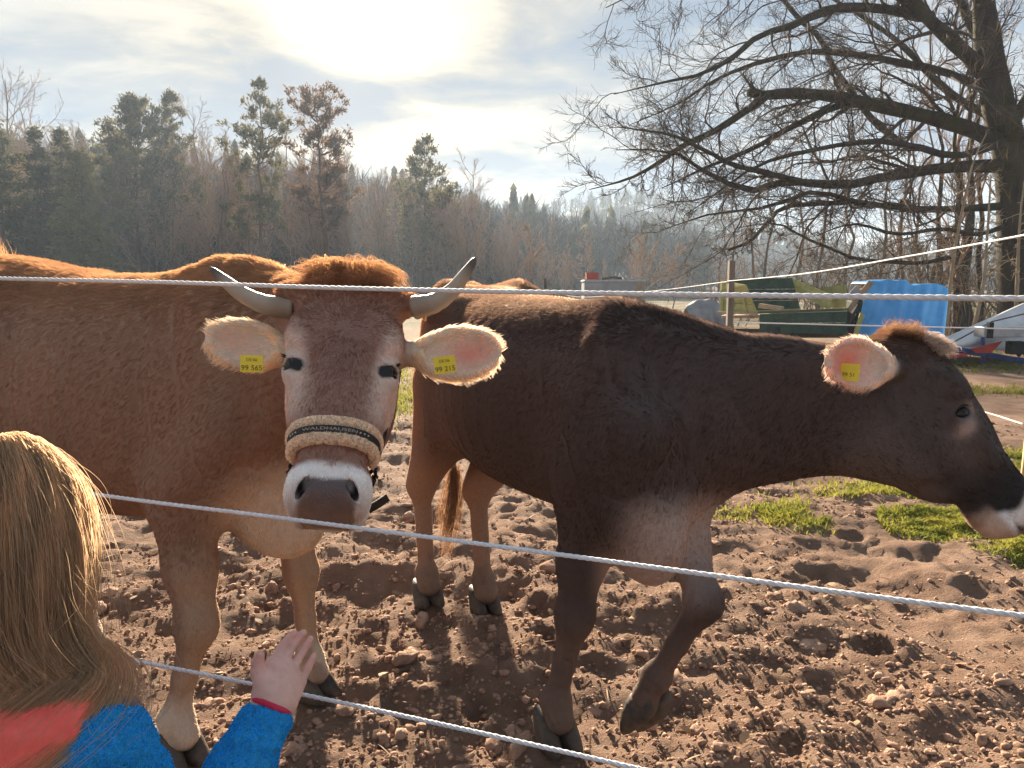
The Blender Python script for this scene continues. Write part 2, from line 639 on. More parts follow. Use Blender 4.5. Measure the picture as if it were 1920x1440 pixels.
def fur_mat(name, rough=0.35, trans=0.42, spec=0.14):
    m = bpy.data.materials.new(name); m.use_nodes = True
    nt = m.node_tree; nt.nodes.clear()
    out = nt.nodes.new('ShaderNodeOutputMaterial')
    at = nt.nodes.new('ShaderNodeAttribute'); at.attribute_name = 'col'
    d = nt.nodes.new('ShaderNodeBsdfDiffuse'); t = nt.nodes.new('ShaderNodeBsdfTranslucent'); g = nt.nodes.new('ShaderNodeBsdfHair')
    nt.links.new(at.outputs['Color'], d.inputs[0])
    hs = nt.nodes.new('ShaderNodeHueSaturation'); hs.inputs['Saturation'].default_value = 1.08; hs.inputs['Value'].default_value = 1.9
    nt.links.new(at.outputs['Color'], hs.inputs['Color'])
    nt.links.new(hs.outputs[0], t.inputs[0])
    g.component = 'Transmission'
    nt.links.new(hs.outputs[0], g.inputs[0])
    g.inputs['RoughnessU'].default_value = 0.35; g.inputs['RoughnessV'].default_value = 0.6
    a = nt.nodes.new('ShaderNodeMixShader'); a.inputs[0].default_value = trans
    nt.links.new(d.outputs[0], a.inputs[1]); nt.links.new(t.outputs[0], a.inputs[2])
    b = nt.nodes.new('ShaderNodeMixShader'); b.inputs[0].default_value = spec
    nt.links.new(a.outputs[0], b.inputs[1]); nt.links.new(g.outputs[0], b.inputs[2])
    nt.links.new(b.outputs[0], out.inputs[0])
    return m

def skin_mat(name, rough=0.75, bump=0.25, bscale=180.0, bdist=0.004, spec=0.2, sss=0.0, wet=False):
    m, nt, b, out = new_mat(name)
    at = nt.nodes.new('ShaderNodeAttribute'); at.attribute_name = 'col'
    v = ncoord(nt, 'Object')
    n = nnoise(nt, bscale * 0.25, 5, 0.6, v)
    c = nmix(nt, 1.0, at.outputs['Color'], nramp(nt, n, [(0.3, 0.82), (0.7, 1.0)]), 'MULTIPLY')
    nt.links.new(c, b.inputs['Base Color'])
    b.inputs['Roughness'].default_value = rough
    b.inputs['Specular IOR Level'].default_value = spec
    if wet:
        mr = nt.nodes.new('ShaderNodeMapRange'); mr.inputs[3].default_value = .28; mr.inputs[4].default_value = rough
        nt.links.new(at.outputs['Alpha'], mr.inputs[0]); nt.links.new(mr.outputs[0], b.inputs['Roughness'])
        b.inputs['Specular IOR Level'].default_value = .4
    if sss:
        b.inputs['Subsurface Weight'].default_value = sss
        b.inputs['Subsurface Radius'].default_value = (0.012, 0.004, 0.003)
        b.inputs['Subsurface Scale'].default_value = 1.0
    if bump:
        hgt = nnoise(nt, bscale, 4, 0.6, v)
        if wet:
            vo = nt.nodes.new('ShaderNodeTexVoronoi'); vo.inputs['Scale'].default_value = 230; nt.links.new(v, vo.inputs['Vector'])
            hgt = nmix(nt, at.outputs['Alpha'], vo.outputs['Distance'], hgt)
        nbump(nt, b, hgt, bump, bdist)
    return m

# ---------------------------------------------------------------- the ground and the hills
def vnoise2(x, y, seed=0):
    """value noise 0..1"""
    r = np.random.default_rng(seed)
    tab = r.random((256, 256)).astype(np.float32)
    xi, yi = np.floor(x).astype(int), np.floor(y).astype(int)
    fx, fy = x - xi, y - yi
    fx = fx * fx * (3 - 2 * fx); fy = fy * fy * (3 - 2 * fy)
    a, b = tab[xi & 255, yi & 255], tab[(xi + 1) & 255, yi & 255]
    c, d = tab[xi & 255, (yi + 1) & 255], tab[(xi + 1) & 255, (yi + 1) & 255]
    return (a * (1 - fx) + b * fx) * (1 - fy) + (c * (1 - fx) + d * fx) * fy

def fbm2(x, y, scale, octv=5, seed=0, gain=.5):
    s, a, n = 0, 1.0, 0
    for i in range(octv):
        s = s + a * vnoise2(x * scale * 2 ** i + 17.3 * i, y * scale * 2 ** i + 9.1 * i, seed + i); n += a; a *= gain
    return s / n

FEET = []          # places that hooves press into; the soil stays level there
_pr = np.random.default_rng(21)
PRINTS = [(_pr.uniform(-.75, .75) * yy, yy, _pr.uniform(0, 3.1), _pr.uniform(.012, .035)) for yy in 1.5 + 4.2 * _pr.random(70) ** 1.4]
def soil_height(x, y):
    near = sstep(16, 4, np.hypot(x, y))
    h = (fbm2(x, y, .8, 3, 1) - .5) * .09
    rough = (fbm2(x, y, 3.4, 5, 5, .62) - .5) * .19 + np.abs(fbm2(x, y, 7.5, 4, 9, .6) - .5) * -.11
    path = sstep(.10, .75, fbm2(x, y, .55, 2, 33)) * .75 + .25
    h = h + rough * near * path
    for hx, hy, ha, hd in PRINTS:
        dx, dy = x - hx, y - hy
        u, v = dx * math.cos(ha) + dy * math.sin(ha), -dx * math.sin(ha) + dy * math.cos(ha)
        q = np.sqrt((u / .085) ** 2 + (v / .065) ** 2)
        h = h - hd * np.exp(-(q / .75) ** 4) + hd * .5 * np.exp(-((q - 1.25) / .32) ** 2)
    # the trodden hollow with loose black earth at the front right
    h = h - .05 * np.exp(-(((x - .62) / .22) ** 2 + ((y - 1.93) / .10) ** 2))
    for fx, fy in FEET:
        k = np.exp(-(((x - fx) ** 2 + (y - fy) ** 2) / .10 ** 2))
        h = h * (1 - k) + k * (-.004)
    return h * sstep(60, 18, y)

FEET = [tuple(p[:2]) for p in (G(340, 1425), G(588, 1300), G(163, 1222), G(1045, 1392), G(803, 1128), G(909, 1142))]

def soil_material():
    m, nt, b, out = new_mat('trampled_soil')
    v = ncoord(nt, 'Object')
    big = nnoise(nt, .9, 4, .55, v)
    mid = nnoise(nt, 6.0, 6, .62, v, .3)
    fine = nnoise(nt, 55.0, 6, .7, v)
    c = nramp(nt, mid, [(.28, (.21, .128, .092)), (.5, (.40, .252, .178)), (.72, (.52, .355, .265))])
    c = nmix(nt, nramp(nt, big, [(.42, 0.0), (.62, .7)]), c, nmix(nt, 1.0, c, (.80, .74, .70), 'MULTIPLY'))
    c = nmix(nt, nramp(nt, fine, [(.4, 0.0), (.72, .55)]), c, (.38, .265, .195))
    # trodden green at a distance
    sep = nt.nodes.new('ShaderNodeSeparateXYZ'); nt.links.new(v, sep.inputs[0])
    far = nt.nodes.new('ShaderNodeMapRange'); far.inputs[1].default_value = 14; far.inputs[2].default_value = 30
    nt.links.new(sep.outputs[1], far.inputs[0])
    gm = nt.nodes.new('ShaderNodeMath'); gm.operation = 'MULTIPLY'
    nt.links.new(far.outputs[0], gm.inputs[0]); nt.links.new(nramp(nt, nnoise(nt, .35, 5, .6, v), [(.36, 0.25), (.56, 1.0)]), gm.inputs[1])
    g = nramp(nt, nnoise(nt, 3.0, 5, .6, v), [(.3, (.055, .062, .022)), (.7, (.12, .115, .045))])
    c = nmix(nt, gm.outputs[0], c, g)
    nt.links.new(c, b.inputs['Base Color'])
    b.inputs['Roughness'].default_value = .95
    b.inputs['Specular IOR Level'].default_value = .12
    h = nt.nodes.new('ShaderNodeMath'); h.operation = 'ADD'
    nt.links.new(nnoise(nt, 38.0, 8, .72, v, .2), h.inputs[0]); nt.links.new(nnoise(nt, 130.0, 5, .7, v), h.inputs[1])
    nbump(nt, b, h.outputs[0], 1.0, .045)
    return m
M_SOIL = soil_material()

gx = np.concatenate([-np.geomspace(760, 3.3, 46), np.arange(-3.2, 4.2, .030), np.geomspace(4.3, 760, 46)])
gy = np.concatenate([-np.geomspace(400, 1.4, 14), np.linspace(-1.2, 1.1, 24), np.arange(1.15, 5.2, .030), np.geomspace(5.24, 16, 95), np.geomspace(16.6, 760, 50)])
GX, GY = np.meshgrid(gx, gy, indexing='ij')
GZ = soil_height(GX, GY)
nxg, nyg = GX.shape
ii = np.arange(nxg * nyg).reshape(nxg, nyg)
gf = np.stack([ii[:-1, :-1], ii[1:, :-1], ii[1:, 1:], ii[:-1, 1:]], -1).reshape(-1, 4)
ground = mobj('ground', np.stack([GX, GY, GZ], -1).reshape(-1, 3), gf, M_SOIL)
tag(ground, 'trampled reddish brown paddock soil', kind='structure')

def ico(sub):
    if sub == 0:
        V = np.array([[1, 0, 0], [-1, 0, 0], [0, 1, 0], [0, -1, 0], [0, 0, 1], [0, 0, -1.0]])
        return V, np.array([[0, 2, 4], [2, 1, 4], [1, 3, 4], [3, 0, 4], [2, 0, 5], [1, 2, 5], [3, 1, 5], [0, 3, 5]])
    bm = bmesh.new(); bmesh.ops.create_icosphere(bm, subdivisions=sub, radius=1.0)
    V = np.array([v.co[:] for v in bm.verts]); F = np.array([[v.index for v in p.verts] for p in bm.faces]); bm.free()
    return V, F

def lumps(n, sub, size, place, seed, flat=.7, amp=.35):
    """n uneven lumps of earth"""
    r = np.random.default_rng(seed)
    V0, F0 = ico(sub)
    x, y = place(n, r)
    s = size(n, r)
    sc = np.stack([s * r.uniform(.7, 1.3, n), s * r.uniform(.7, 1.3, n), s * r.uniform(.45, 1.0, n) * flat * 1.3], 1)
    k = r.normal(0, 1.7, (n, 3, 3)); ph = r.uniform(0, 6.28, (n, 3))
    w = np.sin(np.einsum('vi,nij->nvj', V0, k) + ph[:, None, :]).mean(axis=2) * amp
    w = w + r.normal(0, .17 if sub < 3 else .085, (n, len(V0)))
    if sub > 1:
        k2 = r.normal(0, 5.0, (n, 3, 3)); w = w + np.sin(np.einsum('vi,nij->nvj', V0, k2) + ph[:, None, :]).mean(axis=2) * .22
    P0 = V0[None] * (1 + w)[:, :, None] * sc[:, None, :]
    a = r.uniform(0, 6.28, n); ca, sa = np.cos(a), np.sin(a)
    X = P0[:, :, 0] * ca[:, None] - P0[:, :, 1] * sa[:, None] + x[:, None]
    Y = P0[:, :, 0] * sa[:, None] + P0[:, :, 1] * ca[:, None] + y[:, None]
    Z = P0[:, :, 2] + (soil_height(x, y) + sc[:, 2] * .06)[:, None]
    V = np.stack([X, Y, Z], -1).reshape(-1, 3)
    F = (F0[None] + (np.arange(n) * len(V0))[:, None, None]).reshape(-1, 3)
    return V, F

def join_vf(parts):
    V, F, o = [], [], 0
    for v, f in parts:
        V.append(v); F.append(f + o); o += len(v)
    return np.vstack(V), np.vstack(F)

def place_soil(n, r):
    """more lumps where the paddock is torn up, fewer on the smooth trodden parts"""
    xs, ys = [], []
    while sum(map(len, xs)) < n:
        y = 1.35 + 6.5 * r.random(n * 2) ** 1.9
        x = (r.random(n * 2) * 2 - 1) * (y * .78 + .25)
        keep = (fbm2(x, y, 1.0, 3, 71) + .16 * (x < .2) - .02 * ((x > .4) & (y > 2.6))) > r.uniform(.30, .66, len(x))
        for fx, fy in FEET:
            keep &= np.hypot(x - fx, y - fy) > .085
        xs.append(x[keep]); ys.append(y[keep])
    return np.concatenate(xs)[:n], np.concatenate(ys)[:n]

def clod_material():
    m, nt, b, out = new_mat('soil_clod')
    v = ncoord(nt, 'Object')
    c = nramp(nt, nnoise(nt, 9.0, 5, .6, v), [(.3, (.215, .132, .095)), (.5, (.405, .256, .182)), (.72, (.54, .37, .275))])
    c = nmix(nt, nramp(nt, nnoise(nt, 70, 5, .7, v), [(.45, 0.0), (.75, .5)]), c, (.40, .28, .21))
    nt.links.new(c, b.inputs['Base Color'])
    b.inputs['Roughness'].default_value = .95; b.inputs['Specular IOR Level'].default_value = .1
    nbump(nt, b, nnoise(nt, 110, 7, .72, v), .7, .012)
    return m
M_CLOD = clod_material()
cl = join_vf([lumps(30000, 0, lambda n, r: .0035 + .009 * r.random(n) ** 2, place_soil, 11, .8, .3), lumps(8000, 1, lambda n, r: .005 + .010 * r.random(n) ** 2, place_soil, 1, amp=.3),
              lumps(2400, 2, lambda n, r: .006 + .014 * r.random(n) ** 2.2, place_soil, 2, .75, .45),
              lumps(260, 3, lambda n, r: .014 + .036 * r.random(n) ** 2.6, place_soil, 3, .60, .62)])
tag(mobj('soil_clods', cl[0], cl[1], M_CLOD, None, False), 'loose crumbly clods of earth strewn over the paddock', 'soil', kind='stuff')

# grass -------------------------------------------------------------------------------------
def leaf_mat(name, c1, c2, trans=.35, scale=3.0):
    m, nt, b, out = new_mat(name)
    v = ncoord(nt, 'Object')
    c = nramp(nt, nnoise(nt, scale, 4, .6, v), [(.3, c1), (.7, c2)])
    nt.links.new(c, b.inputs['Base Color'])
    b.inputs['Roughness'].default_value = .75; b.inputs['Specular IOR Level'].default_value = .15
    t = nt.nodes.new('ShaderNodeBsdfTranslucent'); nt.links.new(c, t.inputs[0])
    x = nt.nodes.new('ShaderNodeMixShader'); x.inputs[0].default_value = trans
    nt.links.new(b.outputs[0], x.inputs[1]); nt.links.new(t.outputs[0], x.inputs[2]); nt.links.new(x.outputs[0], out.inputs[0])
    return m
M_GRASS = leaf_mat('grass_blade', (.15, .19, .026), (.40, .36, .07), .4, 5.0)

def blades(x, y, h, w, r, lean=.5):
    n = len(x)
    z = soil_height(x, y) - .004
    a = r.uniform(0, 6.28, n); b = r.uniform(0, 6.28, n)
    d = np.stack([np.cos(a), np.sin(a), np.zeros(n)], 1) * (w / 2)[:, None]
    base = np.stack([x, y, z], 1)
    ln = np.stack([np.cos(b), np.sin(b), np.zeros(n)], 1)
    k = r.uniform(.1, 1.0, n)[:, None] * lean * h[:, None]
    mid = base + np.array([0, 0, 1.0]) * h[:, None] * .6 + ln * k * .45
    tip = base + np.array([0, 0, 1.0]) * h[:, None] * .95 + ln * k * 1.5
    V = np.stack([base - d, base + d, mid + d * .7, mid - d * .7, tip], 1).reshape(-1, 3)
    o = (np.arange(n) * 5)[:, None]
    F = np.vstack([o + np.array([[0, 1, 2]]), o + np.array([[0, 2, 3]]), o + np.array([[3, 2, 4]])])
    return V, F

def grass_patch(n, centres, seed, hmin=.014, hmax=.05):
    r = np.random.default_rng(seed)
    xs, ys = [], []
    for cx, cy, rx, ry, ang, wt in centres:
        m = int(n * wt * 1.6)
        q = r.normal(0, .60, (m, 2)); q = q[(q ** 2).sum(1) < 2.6]
        u, v = q[:, 0] * rx, q[:, 1] * ry
        x = cx + u * math.cos(ang) - v * math.sin(ang); y = cy + u * math.sin(ang) + v * math.cos(ang)
        keep = fbm2(x, y, 3.0, 3, seed) > .34 + .10 * r.random(len(x)) + .09 * (q ** 2).sum(1)
        xs.append(x[keep]); ys.append(y[keep])
    x, y = np.concatenate(xs), np.concatenate(ys)
    h = r.uniform(hmin, hmax, len(x)) * (.5 + fbm2(x, y, 4, 2, seed + 3))
    return blades(x, y, h, r.uniform(.004, .009, len(x)) * (1 + .08 * y), r, .9)

if 'grass' not in EXT:
    a, b_, c_ = G(1680, 950), G(1830, 985), G(1930, 1045)
    V, F = grass_patch(24000, [(b_[0], b_[1], 1.0, .22, -.15, .75), (c_[0] + .2, c_[1], .30, .20, 0, .2), (G(1900, 860)[0], G(1900, 860)[1], .45, .4, 0, .12), (G(1790, 930)[0], G(1790, 930)[1], .9, .35, .1, .3)], 5)
    tag(mobj('grass', V, F, M_GRASS, None, False), 'sunlit patch of short green grass by the yellow stake', 'grass', kind='stuff')
    V, F = grass_patch(7600, [(G(775, 745)[0], G(775, 745)[1], 1.6, 1.6, 0, .5), (G(760, 690)[0], G(760, 690)[1], 2.5, 2.0, 0, .5)], 6, .03, .09)
    tag(mobj('grass', V, F, M_GRASS, None, False), 'green grass growing between the two cows farther back', 'grass', kind='stuff')
    V, F = grass_patch(8000, [(G(1860, 690)[0], G(1860, 690)[1], 2.2, .8, 0, .5), (G(1900, 735)[0], G(1900, 735)[1], 1.0, .5, 0, .2), (G(1850, 660)[0], G(1850, 660)[1], 5, 2.5, 0, .5)], 8, .03, .08)
    tag(mobj('grass', V, F, leaf_mat('mossy_grass', (.12, .13, .025), (.26, .23, .06), .35), None, False), 'mossy yellow green grass under the blue drawbar', 'grass', kind='stuff')

# dry leaves, straw and chips on the soil
def litter(n, seed):
    r = np.random.default_rng(seed)
    y = 1.4 + 5 * r.random(n) ** 1.5; x = (r.random(n) * 2 - 1) * (y * .72)
    z = soil_height(x, y) + .012
    L = r.uniform(.010, .032, n); W = L * r.uniform(.3, .6, n)
    st = r.random(n) < .35
    L = np.where(st, L * 2.2, L); W = np.where(st, .0022, W)
    a = r.uniform(0, 6.28, n); t = r.normal(0, .35, n)
    d = np.stack([np.cos(a), np.sin(a), t], 1); s = np.stack([-np.sin(a), np.cos(a), r.normal(0, .3, n)], 1)
    c = np.stack([x, y, z], 1); u = np.array([0, 0, 1.0])
    pts = [c - d * L[:, None], c - d * L[:, None] * .3 + s * W[:, None] + u * .002, c + d * L[:, None] * .5 + s * W[:, None] * .8 + u * .003, c + d * L[:, None], c + d * L[:, None] * .4 - s * W[:, None] + u * .004, c - d * L[:, None] * .4 - s * W[:, None] * .9 + u * .001]
    V = np.stack(pts, 1).reshape(-1, 3)
    o = (np.arange(n) * 6)[:, None]
    F = np.vstack([o + np.array([[0, 1, 5]]), o + np.array([[1, 4, 5]]), o + np.array([[1, 2, 4]]), o + np.array([[2, 3, 4]])])
    return V, F
V, F = litter(420, 4)
tag(mobj('fallen_leaves', V, F, leaf_mat('dry_leaf', (.18, .11, .065), (.40, .29, .18), .2, 5), None, False), 'dry leaves and straw scattered on the soil', 'leaves', kind='stuff')

# the wooded hills: a nearer slope falling from left to right and a far blue hill
def ridge(az):
    """height angle (tangent) of the tree line by direction"""
    px = 960 + FPX * np.tan(az)
    return np.interp(px, [-1500, -300, 0, 200, 350, 560, 700, 850, 1000, 1150, 1400, 1900, 3200], [330, 330, 305, 285, 265, 248, 225, 195, 168, 140, 100, 60, 60]) / FPX

def ridge_far(az):
    px = 960 + FPX * np.tan(az)
    return np.interp(px, [-1500, 500, 800, 950, 1040, 1110, 1180, 1240, 1330, 1420, 1600, 2000, 3400], [80, 130, 148, 162, 172, 186, 192, 182, 158, 130, 100, 90, 90]) / FPX

def hill(name, r0, r1, r2, fn, tree_h, seed, label):
    az = np.radians(np.linspace(-70, 70, 130)); rr = np.concatenate([np.linspace(r0, r1, 40), np.linspace(r1, r2, 8)[1:]])
    A, Rr = np.meshgrid(az, rr, indexing='ij')
    top = fn(A) * r1 * np.cos(A) - tree_h
    s = sstep(r0, r1, Rr)
    Z = np.maximum(top, 0) * s + (fbm2(A * 60, Rr * .03, 1.0, 3, seed) - .5) * 5 * s
    Z = Z - .6 * (1 - sstep(0, .06, s))
    X, Y = np.sin(A) * Rr, np.cos(A) * Rr
    n1, n2 = A.shape
    ii = np.arange(n1 * n2).reshape(n1, n2)
    F = np.stack([ii[:-1, :-1], ii[:-1, 1:], ii[1:, 1:], ii[1:, :-1]], -1).reshape(-1, 4)
    o = mobj(name, np.stack([X, Y, Z], -1).reshape(-1, 3), F, M_HILL)
    return tag(o, label, kind='structure'), (lambda a, r: np.maximum(fn(a) * r1 * np.cos(a) - tree_h, 0) * sstep(r0, r1, r))
M_HILL = surf('leaf_litter_floor', (.050, .042, .034), (.09, .072, .056), .25, .95, .5, .3)
hill_o, hill_z = hill('wooded_hill', 92, 150, 240, ridge, 10.0, 3, 'wooded slope falling from left to right behind the cows')
hill2_o, hill2_z = hill('wooded_hill', 235, 320, 560, ridge_far, 8.5, 8, 'far blue wooded hill in the middle distance')

# ---------------------------------------------------------------- trees
def tubes_batch(Pt, Rd, n=3):
    """many tapered branches at once: Pt (B,m,3), Rd (B,m)"""
    B, m, _ = Pt.shape
    d = np.gradient(Pt, axis=1)
    d /= np.maximum(np.linalg.norm(d, axis=2, keepdims=True), 1e-9)
    ref = np.where(np.abs(d[:, :1, 2:3]) < .8, np.array([0, 0, 1.0]), np.array([1.0, 0.2, 0]))
    s = np.cross(np.broadcast_to(ref, d.shape), d); s /= np.maximum(np.linalg.norm(s, axis=2, keepdims=True), 1e-9)
    t = np.cross(d, s)
    a = np.arange(n) * 2 * math.pi / n
    V = Pt[:, :, None, :] + (s[:, :, None, :] * np.cos(a)[None, None, :, None] + t[:, :, None, :] * np.sin(a)[None, None, :, None]) * Rd[:, :, None, None]
    V = V.reshape(-1, 3)
    idx = np.arange(B * m * n).reshape(B, m, n)
    nx = np.roll(idx, -1, axis=2)
    F = np.stack([idx[:, :-1], nx[:, :-1], nx[:, 1:], idx[:, 1:]], -1).reshape(-1, 4)
    return V, F

def sample_paths(Pt, t):
    """points and directions of path b at parameter t (arrays of the same length as the picked index)"""
    m = Pt.shape[1]
    f = t * (m - 1); i = np.clip(f.astype(int), 0, m - 2); f = (f - i)[:, None]
    b = np.arange(len(Pt))
    p0, p1 = Pt[b, i], Pt[b, i + 1]
    d = p1 - p0
    return p0 * (1 - f) + p1 * f, d / np.maximum(np.linalg.norm(d, axis=1, keepdims=True), 1e-9)

def branch_level(Pt, Ln, Rd, k, r, ang=(25, 60), lenf=(.25, .5), up=.2, wander=.25, m=5, t0=.15, rf=.55, rmin=.004, taper=.25, power=1.0):
    B = len(Pt)
    idx = np.repeat(np.arange(B), k)
    t = t0 + (1 - t0) * (np.tile(np.arange(k), B) + r.random(B * k)) / k
    t = np.clip(t, 0, .995)
    p, d = sample_paths(Pt[idx], t)
    q = r.normal(0, 1, (B * k, 3)); q -= d * (q * d).sum(1, keepdims=True); q /= np.linalg.norm(q, axis=1, keepdims=True)
    a = np.radians(r.uniform(*ang, B * k))[:, None]
    dr = d * np.cos(a) + q * np.sin(a)
    L = Ln[idx] * r.uniform(*lenf, B * k) * (1 - .55 * t ** power)
    mm = Rd.shape[1]
    rad0 = np.minimum(Rd[idx, np.clip((t * (mm - 1)).astype(int), 0, mm - 1)] * rf, 1e9)
    out = [p]; pt = p; dd = dr
    for j in range(m - 1):
        dd = dd + r.normal(0, wander, (B * k, 3)) * .5 + np.array([0, 0, up]) * .35
        dd /= np.linalg.norm(dd, axis=1, keepdims=True)
        pt = pt + dd * (L / (m - 1))[:, None]
        out.append(pt)
    Pc = np.stack(out, 1)
    tt = np.linspace(0, 1, m)
    R = np.maximum(rad0[:, None] * (1 - tt * (1 - taper)), rmin * (1 - .45 * tt))
    return Pc, L, R

def bark_mat(name, c1, c2, scale=6.0, moss=None):
    m, nt, b, out = new_mat(name)
    v = ncoord(nt, 'Object', (1, 1, .35))
    c = nramp(nt, nnoise(nt, scale, 6, .65, v), [(.3, c1), (.7, c2)])
    if moss:
        c = nmix(nt, nramp(nt, nnoise(nt, scale * .35, 5, .6, v), [(.48, 0.0), (.64, .8)]), c, moss)
    nt.links.new(c, b.inputs['Base Color'])
    b.inputs['Roughness'].default_value = .9; b.inputs['Specular IOR Level'].default_value = .15
    nbump(nt, b, nnoise(nt, scale * 4, 6, .7, v), .8, .04)
    return m
M_BARK = bark_mat('oak_bark', (.028, .023, .018), (.075, .058, .042), 5.0, (.060, .062, .022))
M_TWIG = bark_mat('oak_twigs', (.055, .040, .030), (.125, .092, .064), 3.0)
M_BARK2 = bark_mat('grey_bark', (.10, .078, .060), (.20, .16, .125), 3.0)
M_TWIG2 = bark_mat('wood_twigs', (.24, .150, .100), (.40, .265, .180), .8)
M_FARWOOD = bark_mat('far_wood', (.060, .050, .043), (.120, .098, .080), .5)
M_PINEBARK = bark_mat('pine_bark', (.09, .055, .036), (.20, .12, .078), 2.5)
M_NEEDLE = leaf_mat('pine_needles', (.085, .078, .032), (.18, .150, .062), .42, .9)
M_NEEDLE2 = leaf_mat('spruce_needles', (.050, .056, .028), (.115, .108, .046), .38, .7)
M_NEEDLE3 = leaf_mat('young_spruce_needles', (.11, .105, .035), (.22, .19, .06), .4, .9)
M_PALE = bark_mat('pale_sapling_bark', (.20, .165, .115), (.36, .30, .22), 8)

def quad_tris(F):
    return F

def bare_tree(seed, h=15.0, spread=1.0, k=(13, 8, 5), trunk_r=.16, rmin=.016, start=.25, up=.35, lean=0.0, forks=True):
    """returns (trunk V,F), (crown V,F)"""
    r = np.random.default_rng(seed)
    m = 10
    t = np.linspace(0, 1, m)
    base = np.stack([np.cumsum(r.normal(0, .018, m)) * h + lean * h * t ** 1.5, np.cumsum(r.normal(0, .018, m)) * h, t * h], 1)
    base[0] = 0; base[:, :2] -= base[0, :2]
    T = base[None]; R0 = (trunk_r * (1 - t * .88))[None]
    tr = tubes_batch(T, R0, 8)
    L1 = branch_level(T, np.array([h]), R0, k[0], r, (28, 62), (.30 * spread, .52 * spread), up, .22, 7, start, .5, rmin * 1.6)
    L2 = branch_level(L1[0], L1[1], L1[2], k[1], r, (25, 55), (.35, .6), up * .8, .3, 5, .15, .55, rmin * 1.1)
    L3 = branch_level(L2[0], L2[1], L2[2], k[2], r, (20, 50), (.4, .7), up * .7, .3, 4, .1, .6, rmin * .8)
    cr = join_vf([tubes_batch(L1[0], L1[2], 4), tubes_batch(L2[0], L2[2], 3), tubes_batch(L3[0], L3[2], 3)])
    return tr, cr

def spikes(c, d, n, length, width, spread, r):
    """n flat needles sprays round each centre c (B,3) that point about d"""
    B = len(c)
    dd = d[:, None, :] + r.normal(0, spread, (B, n, 3)); dd /= np.linalg.norm(dd, axis=2, keepdims=True)
    L = (length * r.uniform(.5, 1.15, (B, n)))[:, :, None]
    s = np.cross(dd, r.normal(0, 1, (B, n, 3))); s /= np.linalg.norm(s, axis=2, keepdims=True)
    p = c[:, None, :] + r.normal(0, length * .35, (B, n, 3))
    W = width * r.uniform(.6, 1.3, (B, n))[:, :, None]
    V = np.stack([p, p + dd * L * .55 + s * W, p + dd * L, p + dd * L * .45 - s * W], 2).reshape(-1, 3)
    o = np.arange(B * n * 4).reshape(-1, 4)
    return V, o

def pine_tree(seed, h=20.0, crown_from=.35, width=3.2, trunk_r=.22, lean=0.0, whorls=16, profile=None, dens=1.0, per=5, bend=0.0):
    r = np.random.default_rng(seed)
    m = 14; t = np.linspace(0, 1, m)
    base = np.stack([np.cumsum(r.normal(0, .006, m)) * h + lean * h * t + bend * h * np.sin(t * 3.1), np.cumsum(r.normal(0, .006, m)) * h, t * h], 1)
    base[:, :2] -= base[0, :2]
    R0 = trunk_r * (1 - t * .9)
    tr = tubes_batch(base[None], R0[None], 8)
    prof = profile or (lambda s: (1 - s) ** .6 * (.35 + .65 * sstep(0, .3, s)))
    bp, br, tips, tdir = [], [], [], []
    for w in range(whorls):
        s = (w + r.uniform(.1, .9)) / whorls
        z = crown_from + (1 - crown_from) * s * .985
        c = np.array([np.interp(z, t, base[:, i]) for i in range(3)])
        for b in range(per):
            if r.random() < .18: continue
            a = r.uniform(0, 6.28); L = 1.35 * width * prof(s) * r.uniform(.55, 1.2) + .25
            el = r.uniform(-.05, .35) + .5 * s
            d = np.array([math.cos(a) * math.cos(el), math.sin(a) * math.cos(el), math.sin(el)])
            q = np.linspace(0, 1, 5)[:, None]
            pts = c + d * L * q + np.array([0, 0, .16 * L]) * q ** 2 - np.array([0, 0, .12 * L]) * np.sin(q * 3.1) + np.cumsum(r.normal(0, .03 * L, (5, 3)), axis=0) * q
            bp.append(pts); br.append(np.linspace(.045, .012, 5) * (.4 + L / width))
            for j in range(max(2, int(L * 1.7 * dens))):
                u = r.uniform(.55, 1.03)
                k = min(int(u * 4), 3); f = u * 4 - k
                cc = pts[k] * (1 - f) + pts[k + 1] * f + r.normal(0, .10 * L + .03, 3) * np.array([1, 1, .5])
                for _ in range(3):
                    tips.append(cc + r.normal(0, .17, 3) * np.array([1, 1, .45]) + np.array([0, 0, .08])); tdir.append(d * .6 + np.array([0, 0, .6]))
    brn = tubes_batch(np.array(bp), np.array(br), 3)
    fol = spikes(np.array(tips), np.array(tdir), 12, .42, .068, .65, r)
    return tr, brn, fol

